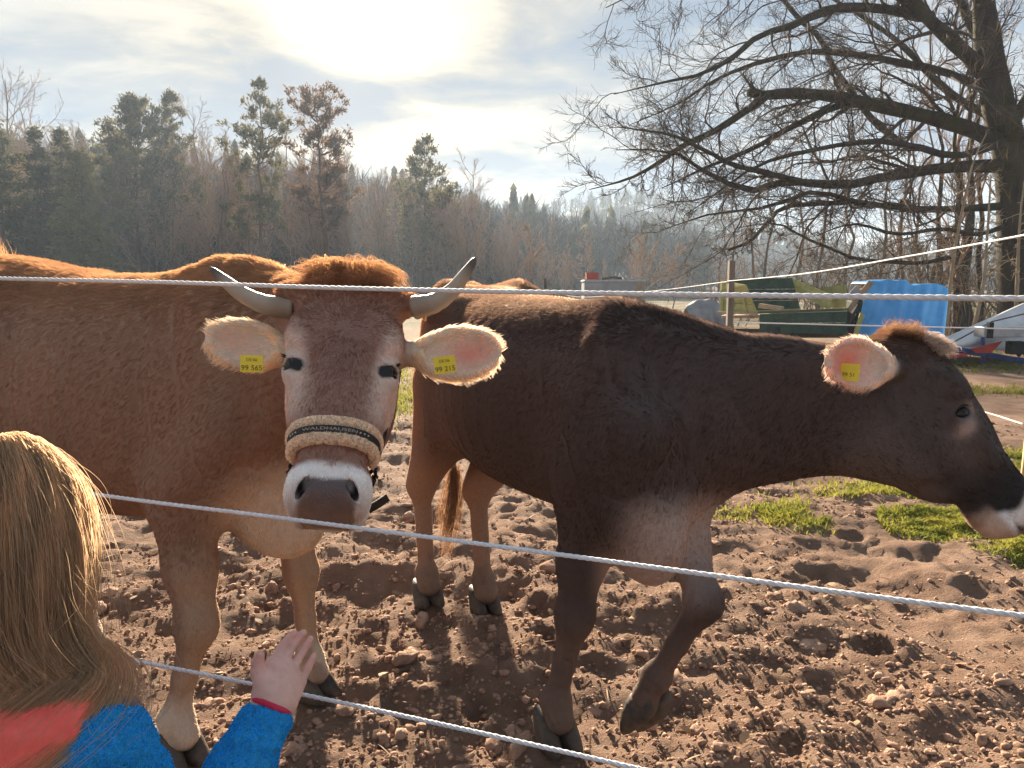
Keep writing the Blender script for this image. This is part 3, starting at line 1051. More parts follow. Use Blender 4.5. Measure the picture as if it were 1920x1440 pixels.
def spruce_tree(seed, h=16.0, width=2.8, crown_from=.08, tiers=30, trunk_r=.18, dens=1.0):
    r = np.random.default_rng(seed)
    m = 8; t = np.linspace(0, 1, m)
    base = np.stack([t * 0 + np.cumsum(r.normal(0, .003, m)) * h, t * 0, t * h], 1); base[:, :2] -= base[0, :2]
    tr = tubes_batch(base[None], (trunk_r * (1 - t * .93))[None], 7)
    bp, br, tips, tdir = [], [], [], []
    for w in range(tiers):
        s = (w + r.random()) / tiers
        z = (crown_from + (1 - crown_from) * s) * h * .99
        for b in range(r.integers(5, 8)):
            a = r.uniform(0, 6.28); L = width * (1 - s) ** .85 * r.uniform(.55, 1.15) + .12
            d = np.array([math.cos(a), math.sin(a), .12 + .3 * s])
            q = np.linspace(0, 1, 4)[:, None]
            pts = np.array([0, 0, z]) + d * L * q - np.array([0, 0, .42 * L]) * q ** 1.6 + np.array([0, 0, .12 * L]) * q ** 4
            bp.append(pts); br.append(np.linspace(.03, .008, 4))
            for j in range(max(2, int(L * 4.2 * dens))):
                u = r.uniform(.15, 1.02)
                k = min(int(u * 3), 2); f = u * 3 - k
                tips.append(pts[k] * (1 - f) + pts[k + 1] * f + r.normal(0, .06 * L + .03, 3) * np.array([1, 1, .4])); tdir.append(d * .8 - np.array([0, 0, .55]))
    return tr, tubes_batch(np.array(bp), np.array(br), 3), spikes(np.array(tips), np.array(tdir), 9, .44, .066, .5, r)

def place_tree(name, loc, parts, rz=0.0, scale=1.0, meshes=None):
    """parts: (part name, V, F, material); meshes keeps mesh data for copies"""
    root = empty(name, loc, rz)
    root.scale = (scale, scale, scale)
    for i, (pn, V, F, mat) in enumerate(parts):
        if meshes is not None and i < len(meshes):
            me = meshes[i]
        else:
            me = mesh_np(pn, V, F, mat, True)
            if meshes is not None: meshes.append(me)
        po = link(bpy.data.objects.new(pn, me), root)
        if pn in ('boughs', 'crown'): po['kind'] = 'stuff'
    return root

def at_px(px, Y):
    a = (px - 960) / FPX
    return np.array([a * Y * 1.0, Y, 0.0])

def top_h(py, Y):
    return CAM_H + (540 - py) / FPX * Y * 1.01

# -- the tall conifers that stand out against the sky
if 'forest' not in EXT:
    def pine_parts(x, needle):
        return [('trunk', x[0][0], x[0][1], M_PINEBARK), ('boughs', x[1][0], x[1][1], M_PINEBARK), ('crown', x[2][0], x[2][1], needle)]
    heroes = [
        (268, 208, 74, dict(crown_from=.34, width=3.6, whorls=20, profile=lambda s: (1 - s) ** .55 * (.5 + .5 * sstep(0, .25, s)), dens=1.25, per=6), 'broad dark pine, the leftmost of the tall pines on the skyline', M_NEEDLE),
        (338, 195, 78, dict(crown_from=.40, width=2.9, whorls=15, profile=lambda s: (1 - s) ** .9, dens=.95, per=5, lean=.0), 'loose layered pine with a narrow pointed top next to the broad dark pine', M_NEEDLE),
        (492, 178, 72, dict(crown_from=.28, width=2.9, whorls=20, profile=lambda s: np.where(s > .42, (1 - s) ** .75 * 1.25, .55), dens=.9, per=5), 'tallest pine on the skyline with an airy cone shaped top', M_NEEDLE),
        (622, 208, 72, dict(crown_from=.38, width=2.5, whorls=15, profile=lambda s: .45 + .55 * np.sin(s * 9) ** 2 * (1 - .3 * s), dens=1.05, per=5, lean=.015, bend=-.02), 'crooked reddish pine with a flat tuft leaning to the right', leaf_mat('reddish_pine_needles', (.12, .068, .038), (.22, .135, .065), .4, .9)),
        (797, 274, 78, dict(crown_from=.18, width=2.9, whorls=18, profile=lambda s: np.where(s > .55, (1 - s) ** .8 * 1.3, .95 * (.6 + .4 * np.sin(s * 17))), dens=1.1, per=5), 'smaller pine standing alone right of the other pines', M_NEEDLE),
    ]
    for i, (px, py, Y, kw, label, nd) in enumerate(heroes):
        x = pine_tree(100 + i, h=top_h(py, Y), **kw)
        tag(place_tree('pine_tree', at_px(px, Y), pine_parts(x, nd)), label, 'pine', 'tall pines along the edge of the wood')
    spr = [(22, 232, 60, 3.6, M_NEEDLE2, 'dark spruce at the far left edge of the wood'),
           (92, 252, 62, 3.2, M_NEEDLE2, 'dark spruce below the bare crown at the far left'),
           (140, 250, 66, 2.6, M_NEEDLE2, 'slim dark spruce between the leftmost spruces and the pale young one'),
           (168, 300, 56, 3.0, M_NEEDLE3, 'yellow green young spruce in front of the dark wood'),
           (-60, 215, 58, 3.8, M_NEEDLE2, 'spruce cut by the left edge of the picture')]
    for i, (px, py, Y, w, nd, label) in enumerate(spr):
        x = spruce_tree(200 + i, h=top_h(py, Y), width=w)
        tag(place_tree('spruce_tree', at_px(px, Y), pine_parts(x, nd)), label, 'spruce', 'spruces at the left of the wood')

    # bare trees whose crowns rise over the wood
    rise = [(78, 172, 82, 'tall bare tree rising over the spruces at the far left', .9), (118, 214, 92, 'bare round crowned tree right of the tall one at far left', 1.1), (2, 145, 60, 'bare tree cut by the left edge of the picture', 1.0),
            (408, 240, 86, 'bare tree with a fan of pale twigs between two pines', .9), (556, 262, 88, 'thin bare tree behind the gap beside the tallest pine', .8),
            (885, 330, 84, 'bare tree with open branches right of the lone pine', 1.0), (1000, 440, 46, 'small bare tree with crooked branches above the dark cow rump', 1.1),
            (1205, 455, 44, 'small bare tree behind the grey metal container', 1.2), (1260, 470, 52, 'little bare tree right of the grey container', 1.1), (1110, 448, 62, 'pale bare tree left of the grey container', 1.0)]
    for i, (px, py, Y, label, sp) in enumerate(rise):
        h = top_h(py, Y)
        tr, cr = bare_tree(300 + i, h, sp, (13, 7, 5), .012 * h, .010 + .00012 * Y)
        tag(place_tree('bare_tree', at_px(px, Y), [('trunk', *tr, M_BARK2), ('crown', *cr, M_TWIG2)]), label, 'tree', 'bare trees that stand out from the wood')

    # the wood itself: each trunk a tree of its own
    protos = []
    for i in range(5):
        tr, cr = bare_tree(400 + i, 14.0, .95, (15, 9, 5), .15, .020, .22)
        protos.append(([('trunk', *tr, M_BARK2), ('crown', *cr, M_TWIG2)], [], 14.0))
    cprotos = []
    for i in range(3):
        x = spruce_tree(450 + i, 15.0, 2.6, .12, 26, .16, .9)
        cprotos.append((pine_parts(x, M_NEEDLE2), [], 15.0))
    for i in range(2):
        x = pine_tree(470 + i, h=15.0, crown_from=.4, width=2.4, whorls=12, dens=1.0)
        cprotos.append((pine_parts(x, M_NEEDLE), [], 15.0))
    r = np.random.default_rng(77)
    line = lambda px: np.interp(px, [-200, 0, 200, 350, 560, 700, 850, 1000, 1100, 1350], [250, 275, 300, 300, 305, 330, 375, 425, 470, 490])
    nb = nc = 0
    for i in range(190):
        px = r.uniform(-160, 1080) if i < 165 else r.uniform(1080, 1420)
        Y = r.uniform(68, 118)
        h = top_h(line(px) + r.uniform(-6, 60), Y) if Y < 95 else top_h(line(px) + r.uniform(-18, 25), Y)
        h = max(h, 4.0)
        con = r.random() < (.40 if px < 230 else .09 if px < 860 else .03)
        pr = (cprotos if con else protos)
        parts, meshes, h0 = pr[r.integers(len(pr))]
        o = place_tree('conifer' if con else 'woodland_tree', at_px(px, Y), parts, r.uniform(0, 6.28), h / h0, meshes)
        if con:
            tag(o, 'dark conifer standing among the bare trees of the hazy wood', 'conifer', 'conifers inside the wood')
        else:
            tag(o, 'bare brown tree in the hazy wood behind the cows', 'tree', 'bare trees of the wood')

    # forest on the hills, too far to count
    def far_wood(n, zfun, rng_r, azr, hh, conifer, seed, name, label, m1):
        r = np.random.default_rng(seed)
        az = np.radians(r.uniform(*azr, n)); rr = rng_r[0] + (rng_r[1] - rng_r[0]) * r.random(n) ** .8
        base = np.stack([np.sin(az) * rr, np.cos(az) * rr, zfun(az, rr) - .5], 1)
        H = hh * r.uniform(.7, 1.2, n)
        k = 50
        if conifer:
            u = r.random((n, k)) ** .8; a = r.uniform(0, 6.28, (n, k))
            zz = H[:, None] * (.08 + .9 * u); rad = H[:, None] * .30 * (1 - u) ** .8 + .15
            c = base[:, None, :] + np.stack([np.cos(a) * rad * .4, np.sin(a) * rad * .4, zz], -1)
            e = base[:, None, :] + np.stack([np.cos(a) * rad, np.sin(a) * rad, zz - .06 * H[:, None]], -1)
            wd = .05 * H[:, None, None]
            s = np.stack([-np.sin(a), np.cos(a), np.zeros_like(a)], -1) * wd
            up = np.array([0, 0, 1.0]) * wd * 1.6
            V = np.stack([c - s, e, c + s, c + up], 2).reshape(-1, 3)
        else:
            u = r.random((n, k)); a = r.uniform(0, 6.28, (n, k)); el = r.uniform(.35, 1.45, (n, k))
            b = base[:, None, :] + np.stack([0 * a, 0 * a, H[:, None] * (.15 + .5 * u)], -1)
            L = H[:, None] * r.uniform(.18, .42, (n, k))
            d = np.stack([np.cos(a) * np.cos(el), np.sin(a) * np.cos(el), np.sin(el)], -1)
            st = b + d * L[:, :, None] * .25
            s = np.cross(d, r.normal(0, 1, d.shape)); s /= np.linalg.norm(s, axis=2, keepdims=True)
            wd = (.055 + .00016 * rr)[:, None, None] * r.uniform(.5, 1.6, (n, k, 1))
            b[:, :4] = base[:, None, :]; st[:, :4] = base[:, None, :]; 
            d[:, :4] = np.array([0, 0, 1.0]); L[:, :4] = H[:, None] * .85
            V = np.stack([b, st + s * wd, b + d * L[:, :, None], st - s * wd], 2).reshape(-1, 3)
        F = np.arange(n * k * 4).reshape(-1, 4)
        return V, F
    Vf = far_wood(1300, hill_z, (104, 152), (-52, 14), 10.5, False, 1, '', '', None)
    tag(mobj('hillside_forest', *Vf, M_FARWOOD, None, False), 'bare brown forest covering the nearer slope', 'forest', kind='stuff')
    Vf = far_wood(110, hill_z, (104, 152), (-52, 12), 10.5, True, 2, '', '', None)
    tag(mobj('hillside_conifers', *Vf, M_NEEDLE2, None, False), 'dark conifers scattered through the forest of the nearer slope', 'forest', kind='stuff')
    Vf = far_wood(1000, hill2_z, (242, 324), (-20, 34), 9.0, False, 3, '', '', None)
    tag(mobj('distant_forest', *Vf, M_FARWOOD, None, False), 'bare forest on the far blue hill', 'forest', kind='stuff')
    Vf = far_wood(260, hill2_z, (242, 324), (-20, 34), 9.0, True, 4, '', '', None)
    tag(mobj('distant_conifers', *Vf, M_NEEDLE2, None, False), 'conifers on the far blue hill', 'forest', kind='stuff')

# -- the great bare tree at the right
def px_path(pts, Y0, Y1, n=14):
    ys = np.linspace(Y0, Y1, len(pts))
    q = np.array([P(x, y, Y) for (x, y), Y in zip(pts, ys)])
    c = bez(q, 8)
    s = np.concatenate([[0], np.cumsum(np.linalg.norm(np.diff(c, axis=0), axis=1))])
    t = np.linspace(0, s[-1], n)
    return np.stack([np.interp(t, s, c[:, i]) for i in range(3)], 1), s[-1]

if 'oak' not in EXT:
    TY = 21.0
    b0 = np.array([P(1912, 650, TY)[0], TY, -.1])
    trunk = bez([b0, P(1908, 520, TY), P(1902, 400, TY), P(1893, 290, TY), P(1868, 180, TY), P(1852, 90, TY), P(1846, 0, TY), P(1840, -130, TY), P(1848, -330, TY)], 5)
    tt = np.linspace(0, 1, len(trunk))
    trad = np.interp(tt, [0, .04, .15, .5, 1], [.74, .56, .48, .38, .14])
    root = empty('great_bare_tree', (b0[0], b0[1], 0)); toff = np.array([b0[0], b0[1], 0])
    tag(root, 'great old bare tree with long dark limbs spreading over the trailer', 'tree')
    V, F = tube_np(trunk - toff, trad, 18)
    V = V + .05 * np.stack([vnoise(V, 3.0, 1), vnoise(V, 3.0, 2), 0 * V[:, 0]], 1)
    mobj('trunk', V, F, M_BARK, root)
    limbs = [  # path in the photograph, distance at the trunk and at the tip, thickness there
        ([(1888, 274), (1812, 240), (1714, 210), (1631, 191), (1567, 176), (1494, 171), (1435, 174), (1414, 166)], 21, 19, .30, .15),
        ([(1440, 178), (1396, 212), (1342, 245), (1283, 274), (1254, 294), (1190, 330), (1110, 352)], 19, 17, .14, .03),
        ([(1631, 191), (1560, 200), (1480, 235), (1420, 268), (1362, 292), (1298, 318), (1230, 350)], 20.4, 17, .15, .03),
        ([(1893, 313), (1763, 318), (1665, 333), (1592, 348), (1518, 345), (1470, 343), (1430, 360), (1396, 355), (1342, 338), (1293, 304), (1240, 290), (1160, 290)], 21, 16.5, .24, .03),
        ([(1518, 345), (1450, 325), (1372, 308), (1320, 280), (1250, 250), (1150, 235)], 18.6, 16, .11, .025),
        ([(1898, 385), (1760, 392), (1665, 387), (1592, 377), (1530, 362), (1440, 390), (1330, 405), (1230, 440)], 21, 18, .15, .025),
        ([(1592, 377), (1470, 390), (1440, 421), (1406, 455), (1367, 470)], 20, 19.5, .10, .05),
        ([(1790, 480), (1724, 494), (1607, 485), (1567, 470), (1494, 436), (1450, 416), (1380, 425)], 20.5, 19, .085, .025),
        ([(1862, 150), (1788, 78), (1739, 29), (1690, -40), (1600, -130), (1480, -210)], 21, 18, .30, .06),
        ([(1744, 32), (1665, 20), (1592, 15), (1528, 24), (1499, 44), (1450, 59), (1411, 78), (1372, 113), (1323, 142), (1249, 162), (1150, 185)], 20.5, 16.5, .18, .03),
        ([(1440, -40), (1470, 5), (1499, 39), (1533, 73), (1558, 122), (1587, 162), (1636, 225), (1690, 268)], 22.5, 22, .08, .13),
        ([(1744, 40), (1660, -20), (1560, -45), (1450, -60), (1330, -50), (1220, -20), (1140, 20)], 20.5, 16, .16, .03),
        ([(1866, 175), (1770, 135), (1690, 118), (1600, 100), (1520, 95), (1440, 110), (1350, 140), (1270, 190), (1180, 230)], 21.4, 18, .16, .03),
        ([(1856, 110), (1800, 20), (1780, -60), (1760, -180)], 21.4, 23, .22, .06),
        ([(1880, 230), (1780, 170), (1700, 90), (1640, 40), (1560, -10), (1480, -60)], 21.6, 24, .17, .04),
        ([(1883, 260), (1930, 170), (1970, 60), (2010, -80)], 21, 20, .24, .05),
        ([(1890, 290), (1960, 250), (2060, 200), (2150, 120)], 21, 20, .20, .04),
        ([(1896, 420), (1830, 440), (1760, 430), (1680, 440), (1600, 420), (1530, 440)], 21, 18, .10, .03),
        ([(1885, 265), (1800, 290), (1730, 275), (1660, 262), (1590, 268), (1520, 280), (1440, 300), (1360, 350), (1290, 400)], 20.6, 17.5, .14, .03),
    ]
    r = np.random.default_rng(5)
    Pm, Lm, Rm = [], [], []
    for pts, ya, yb, ra, rb in limbs:
        pth, L = px_path(pts, ya, yb, 16)
        pth = pth + np.cumsum(r.normal(0, .012, pth.shape), axis=0)
        Pm.append(pth); Lm.append(L); Rm.append(np.linspace(ra, rb, 16) * .72 * np.where(rb < .05, np.minimum(1, (16 - np.arange(16)) / 5.0), 1.0) ** .6)
    Pm, Lm, Rm = np.array(Pm), np.array(Lm), np.array(Rm)
    for pth, rd in zip(Pm, Rm):
        V, F = tube_np(pth - toff, rd * (1 + .08 * np.sin(np.arange(16) * 2.1)), 10)
        mobj('limb', V, F, M_BARK, root)
    l1 = branch_level(Pm, Lm, Rm, 16, r, (22, 58), (.22, .46), -.02, .42, 11, .12, .34, .010, .2)
    l2 = branch_level(l1[0], l1[1], l1[2], 11, r, (22, 55), (.28, .55), .05, .42, 7, .12, .55, .0062, .3)
    l3 = branch_level(l2[0], l2[1], l2[2], 7, r, (20, 55), (.45, .85), .22, .36, 4, .12, .6, .0042, .4)
    tpath = trunk[4:][None]; trd = trad[4:][None]
    e1 = branch_level(tpath, np.array([9.0]), trd, 230, r, (40, 85), (.05, .20), .10, .5, 6, .02, .05, .011, .3)
    big = np.concatenate([Pm[[0, 3, 5, 8]]]); e3 = branch_level(big, Lm[[0, 3, 5, 8]], Rm[[0, 3, 5, 8]], 40, r, (50, 88), (.03, .12), .2, .5, 5, .02, .08, .008, .3)
    e2 = branch_level(e1[0], e1[1], e1[2], 4, r, (25, 65), (.3, .6), .05, .5, 4, .15, .6, .007, .4)
    mobj('trunk_shoots', *join_vf([tubes_batch(e1[0] - toff, e1[2], 3), tubes_batch(e2[0] - toff, e2[2], 3), tubes_batch(e3[0] - toff, e3[2], 3)]), bark_mat('mossy_shoots', (.075, .068, .030), (.17, .135, .075), 1.5), root)['kind'] = 'stuff'
    cr = join_vf([tubes_batch(l1[0] - toff, l1[2], 5), tubes_batch(l2[0] - toff, l2[2], 3), tubes_batch(l3[0] - toff, l3[2], 3)])
    mobj('crown', *cr, M_TWIG, root)['kind'] = 'stuff'

# -- thicket and slender trees at the right edge
if 'thicket' not in EXT:
    r = np.random.default_rng(15)
    slim = [(1793, 24, 22, .9), (1808, 25.5, 26, .8), (1822, 23.5, 20, .9), (1775, 27, 24, .8), (1760, 30, 30, .8), (1838, 27, 25, .8), (1870, 24, 60, .9), (1718, 32, 60, .8), (1690, 29, 110, .7), (1655, 31, 130, .8),
            (1612, 30, 120, .9), (1570, 33, 150, .9), (1530, 31, 200, .9), (1486, 34, 240, .9), (1448, 33, 280, .9), (1408, 35, 330, .9), (1372, 36, 360, 1.0), (1902, 28, 90, .9), (1935, 25, 60, .9), (1345, 40, 400, 1.0)]
    for i, (px, Y, topy, sp) in enumerate(slim):
        h = top_h(topy, Y)
        th = .11 if px > 1740 else .08
        tr, cr = bare_tree(600 + i, h, .55 * sp, (14, 6, 4), th * (1.5 if i in (1, 6) else 1.0), .008, .10, .25)
        o = place_tree('slender_tree', at_px(px, Y), [('trunk', *tr, M_BARK if px > 1740 else M_BARK2), ('crown', *cr, M_TWIG2)])
        if px > 1740:
            tag(o, 'slender dark trunk standing in the thicket right of the blue tarpaulin', 'tree', 'slender trunks beside the great tree')
        else:
            tag(o, 'thin bare tree in the thicket behind the green trailer', 'tree', 'thin trees behind the trailer')
    for pts, label in (([(1772, 640), (1779, 560), (1786, 500), (1797, 430), (1812, 360), (1826, 300), (1850, 250)], 'pale bent sapling rising right of the blue tarpaulin'),
                       ([(1818, 640), (1832, 590), (1844, 530), (1849, 470), (1853, 410), (1858, 330)], 'pale straight sapling in front of the great tree'),
                       ([(1905, 600), (1908, 500), (1912, 420), (1920, 340)], 'pale sapling at the right edge of the picture')):
        Yp = 18.0
        q, L = px_path(pts, Yp, Yp - .3, 14)
        q[0, 2] = -.05
        o = empty('sapling', (q[0, 0], q[0, 1], 0)); of = np.array([q[0, 0], q[0, 1], 0])
        mobj('trunk', *tube_np(q - of, np.linspace(.055, .014, 14), 7), M_PALE, o)
        a = branch_level(q[None], np.array([L]), np.linspace(.055, .014, 14)[None], 16, r, (30, 75), (.10, .26), -.25, .5, 7, .25, .45, .007, .3)
        b = branch_level(a[0], a[1], a[2], 5, r, (25, 60), (.3, .6), -.2, .5, 5, .2, .6, .005, .4)
        mobj('crown', *join_vf([tubes_batch(a[0] - of, a[2], 4), tubes_batch(b[0] - of, b[2], 3)]), M_PALE, o)['kind'] = 'stuff'
        tag(o, label, 'sapling', 'pale saplings at the right')
    # brush: arching stems nobody could count
    n = 900
    x = np.concatenate([r.uniform(5.5, 24, 380), r.uniform(9, 22, 200)]); y = np.concatenate([r.uniform(27, 42, 380), r.uniform(20.5, 27, 200)])
    keep = (x / y) > .26
    x, y = x[keep], y[keep]; n = len(x)
    base = np.stack([x, y, 0 * x - .05], 1)
    d = np.stack([r.normal(0, .35, n), r.normal(0, .25, n), np.ones(n)], 1)
    hgt = r.uniform(1.2, 4.2, n)
    q = np.linspace(0, 1, 7)[None, :, None]
    arch = np.stack([r.normal(0, 1, n), r.normal(0, .6, n), -.5 * np.ones(n)], 1)
    S0 = base[:, None, :] + d[:, None, :] * hgt[:, None, None] * q + arch[:, None, :] * (hgt * .35)[:, None, None] * q ** 2.5
    R0 = np.linspace(.022, .007, 7)[None] * r.uniform(.6, 1.2, (n, 1))
    S1 = branch_level(S0, hgt, R0, 5, r, (25, 65), (.2, .45), -.05, .45, 5, .2, .6, .007, .4)
    S2 = branch_level(S1[0], S1[1], S1[2], 2, r, (25, 60), (.35, .7), 0.0, .5, 4, .15, .6, .006, .5)
    br = join_vf([tubes_batch(S0, R0, 4), tubes_batch(S1[0], S1[2], 3), tubes_batch(S2[0], S2[2], 3)])
    tag(mobj('thicket', *br, bark_mat('brush_stems', (.09, .066, .045), (.22, .165, .105), .6), None, True), 'tangled brown brush behind the trailer and the tarpaulin', 'brush', kind='stuff')

# ---------------------------------------------------------------- farm trailer, tarpaulins, drawbar and container
def paint_mat(name, c1, c2, wear, amount=.55, scale=5.0):
    """old paint that has flaked to bare wood along the grain"""
    m, nt, b, out = new_mat(name)
    v = ncoord(nt, 'Object', (1, 1, 1))
    c = nramp(nt, nnoise(nt, scale, 6, .6, v), [(.3, c1), (.7, c2)])
    c = nmix(nt, nramp(nt, nnoise(nt, scale * 4, 8, .75, v, .5), [(amount, 0.0), (amount + .12, .85)]), c, wear)
    nt.links.new(c, b.inputs['Base Color'])
    b.inputs['Roughness'].default_value = .8; b.inputs['Specular IOR Level'].default_value = .25
    nbump(nt, b, nnoise(nt, scale * 8, 7, .7, v), .5, .01)
    return m
M_GREEN = paint_mat('dark_green_paint', (.020, .045, .030), (.045, .085, .055), (.10, .095, .06))
M_LIME = paint_mat('weathered_yellow_green_paint', (.26, .27, .085), (.46, .43, .17), (.17, .15, .07), .6)
M_RAW = surf('weathered_wood', (.25, .19, .13), (.45, .36, .26), 7, .85, .5, .01)
M_GREYWOOD = surf('grey_post_wood', (.11, .095, .075), (.22, .19, .155), 9, .9, .6, .01, (1, 1, .2))
M_RUST = surf('rusty_steel', (.05, .028, .018), (.13, .065, .035), 9, .8, .4, .01)
M_BLACK = surf('dark_rubber', (.012, .012, .012), (.03, .03, .03), 12, .8, .3, .01)
M_TARP = surf('blue_tarpaulin_sheet', (.05, .29, .68), (.11, .43, .85), 3.0, .5, .35, .012, spec=.4)
M_GREYTARP = surf('grey_tarpaulin_sheet', (.18, .19, .21), (.32, .33, .36), 4, .6, .4, .02)
M_WHITETARP = surf('white_cover_sheet', (.50, .52, .54), (.70, .71, .72), 3, .55, .35, .02)
M_BLUE = surf('blue_enamel', (.010, .035, .16), (.02, .06, .25), 8, .45, .2, .005, spec=.5)
M_RED = surf('red_paint', (.38, .03, .02), (.55, .06, .035), 6, .5, .2, .005)
M_GALV = surf('galvanised_steel', (.30, .32, .34), (.50, .52, .54), 8, .4, .15, .004, metal=.6)
M_CONT = surf('grey_sheet_metal', (.24, .26, .30), (.36, .38, .42), 2.5, .5, .3, .01)

def planks(parent, name, A, B, C, D, n, thick, mat, gap=.012, seed=1):
    """n boards that fill the quad A-B (bottom edge) to D-C (top edge), each a part"""
    r = np.random.default_rng(seed)
    A, B, C, D = (np.asarray(q, float) for q in (A, B, C, D))
    nrm_ = nrm(np.cross(B - A, D - A))
    for i in range(n):
        t0, t1 = i / n, (i + 1) / n
        a, b = A + (D - A) * t0, B + (C - B) * t0
        d, c = A + (D - A) * t1, B + (C - B) * t1
        g0 = nrm(d - a) * gap / 2; g1 = nrm(c - b) * gap / 2
        off = nrm_ * r.uniform(-.006, .006)
        q = [a + g0 + off, b + g1 + off, c - g1 + off, d - g0 + off]
        V = q + [p + nrm_ * thick for p in q]
        mobj(name, np.array(V), [(3, 2, 1, 0), (4, 5, 6, 7), (0, 1, 5, 4), (1, 2, 6, 5), (2, 3, 7, 6), (3, 0, 4, 7)], mat, parent, False)

def wheel(parent, c, axis, R, w):
    ax = nrm(axis); up = np.array([0, 0, 1.0]); s = nrm(np.cross(ax, up))
    V, F = [], []
    prof = [(R * .60, -w / 2), (R * .9, -w / 2), (R, -w * .36), (R, w * .36), (R * .9, w / 2), (R * .60, w / 2)]
    n = 28
    for i in range(n):
        a = 2 * math.pi * i / n; d = s * math.cos(a) + up * math.sin(a)
        for rr, x in prof: V.append(c + d * rr + ax * x)
    k = len(prof)
    for i in range(n):
        j = (i + 1) % n
        for q in range(k):
            F.append((i * k + q, j * k + q, j * k + (q + 1) % k, i * k + (q + 1) % k))
    wo = mobj('wheel', np.array(V), F, M_BLACK, parent)
    V, F = [], []
    for i in range(n):
        a = 2 * math.pi * i / n; d = s * math.cos(a) + up * math.sin(a)
        for rr, x in ((R * .62, -w * .3), (R * .2, -w * .12), (R * .2, w * .12), (R * .62, w * .3)): V.append(c + d * rr + ax * x)
    for i in range(n):
        j = (i + 1) % n
        for q in range(4): F.append((i * 4 + q, j * 4 + q, j * 4 + (q + 1) % 4, i * 4 + (q + 1) % 4))
    mobj('rim', np.array(V), F, M_RUST, wo)

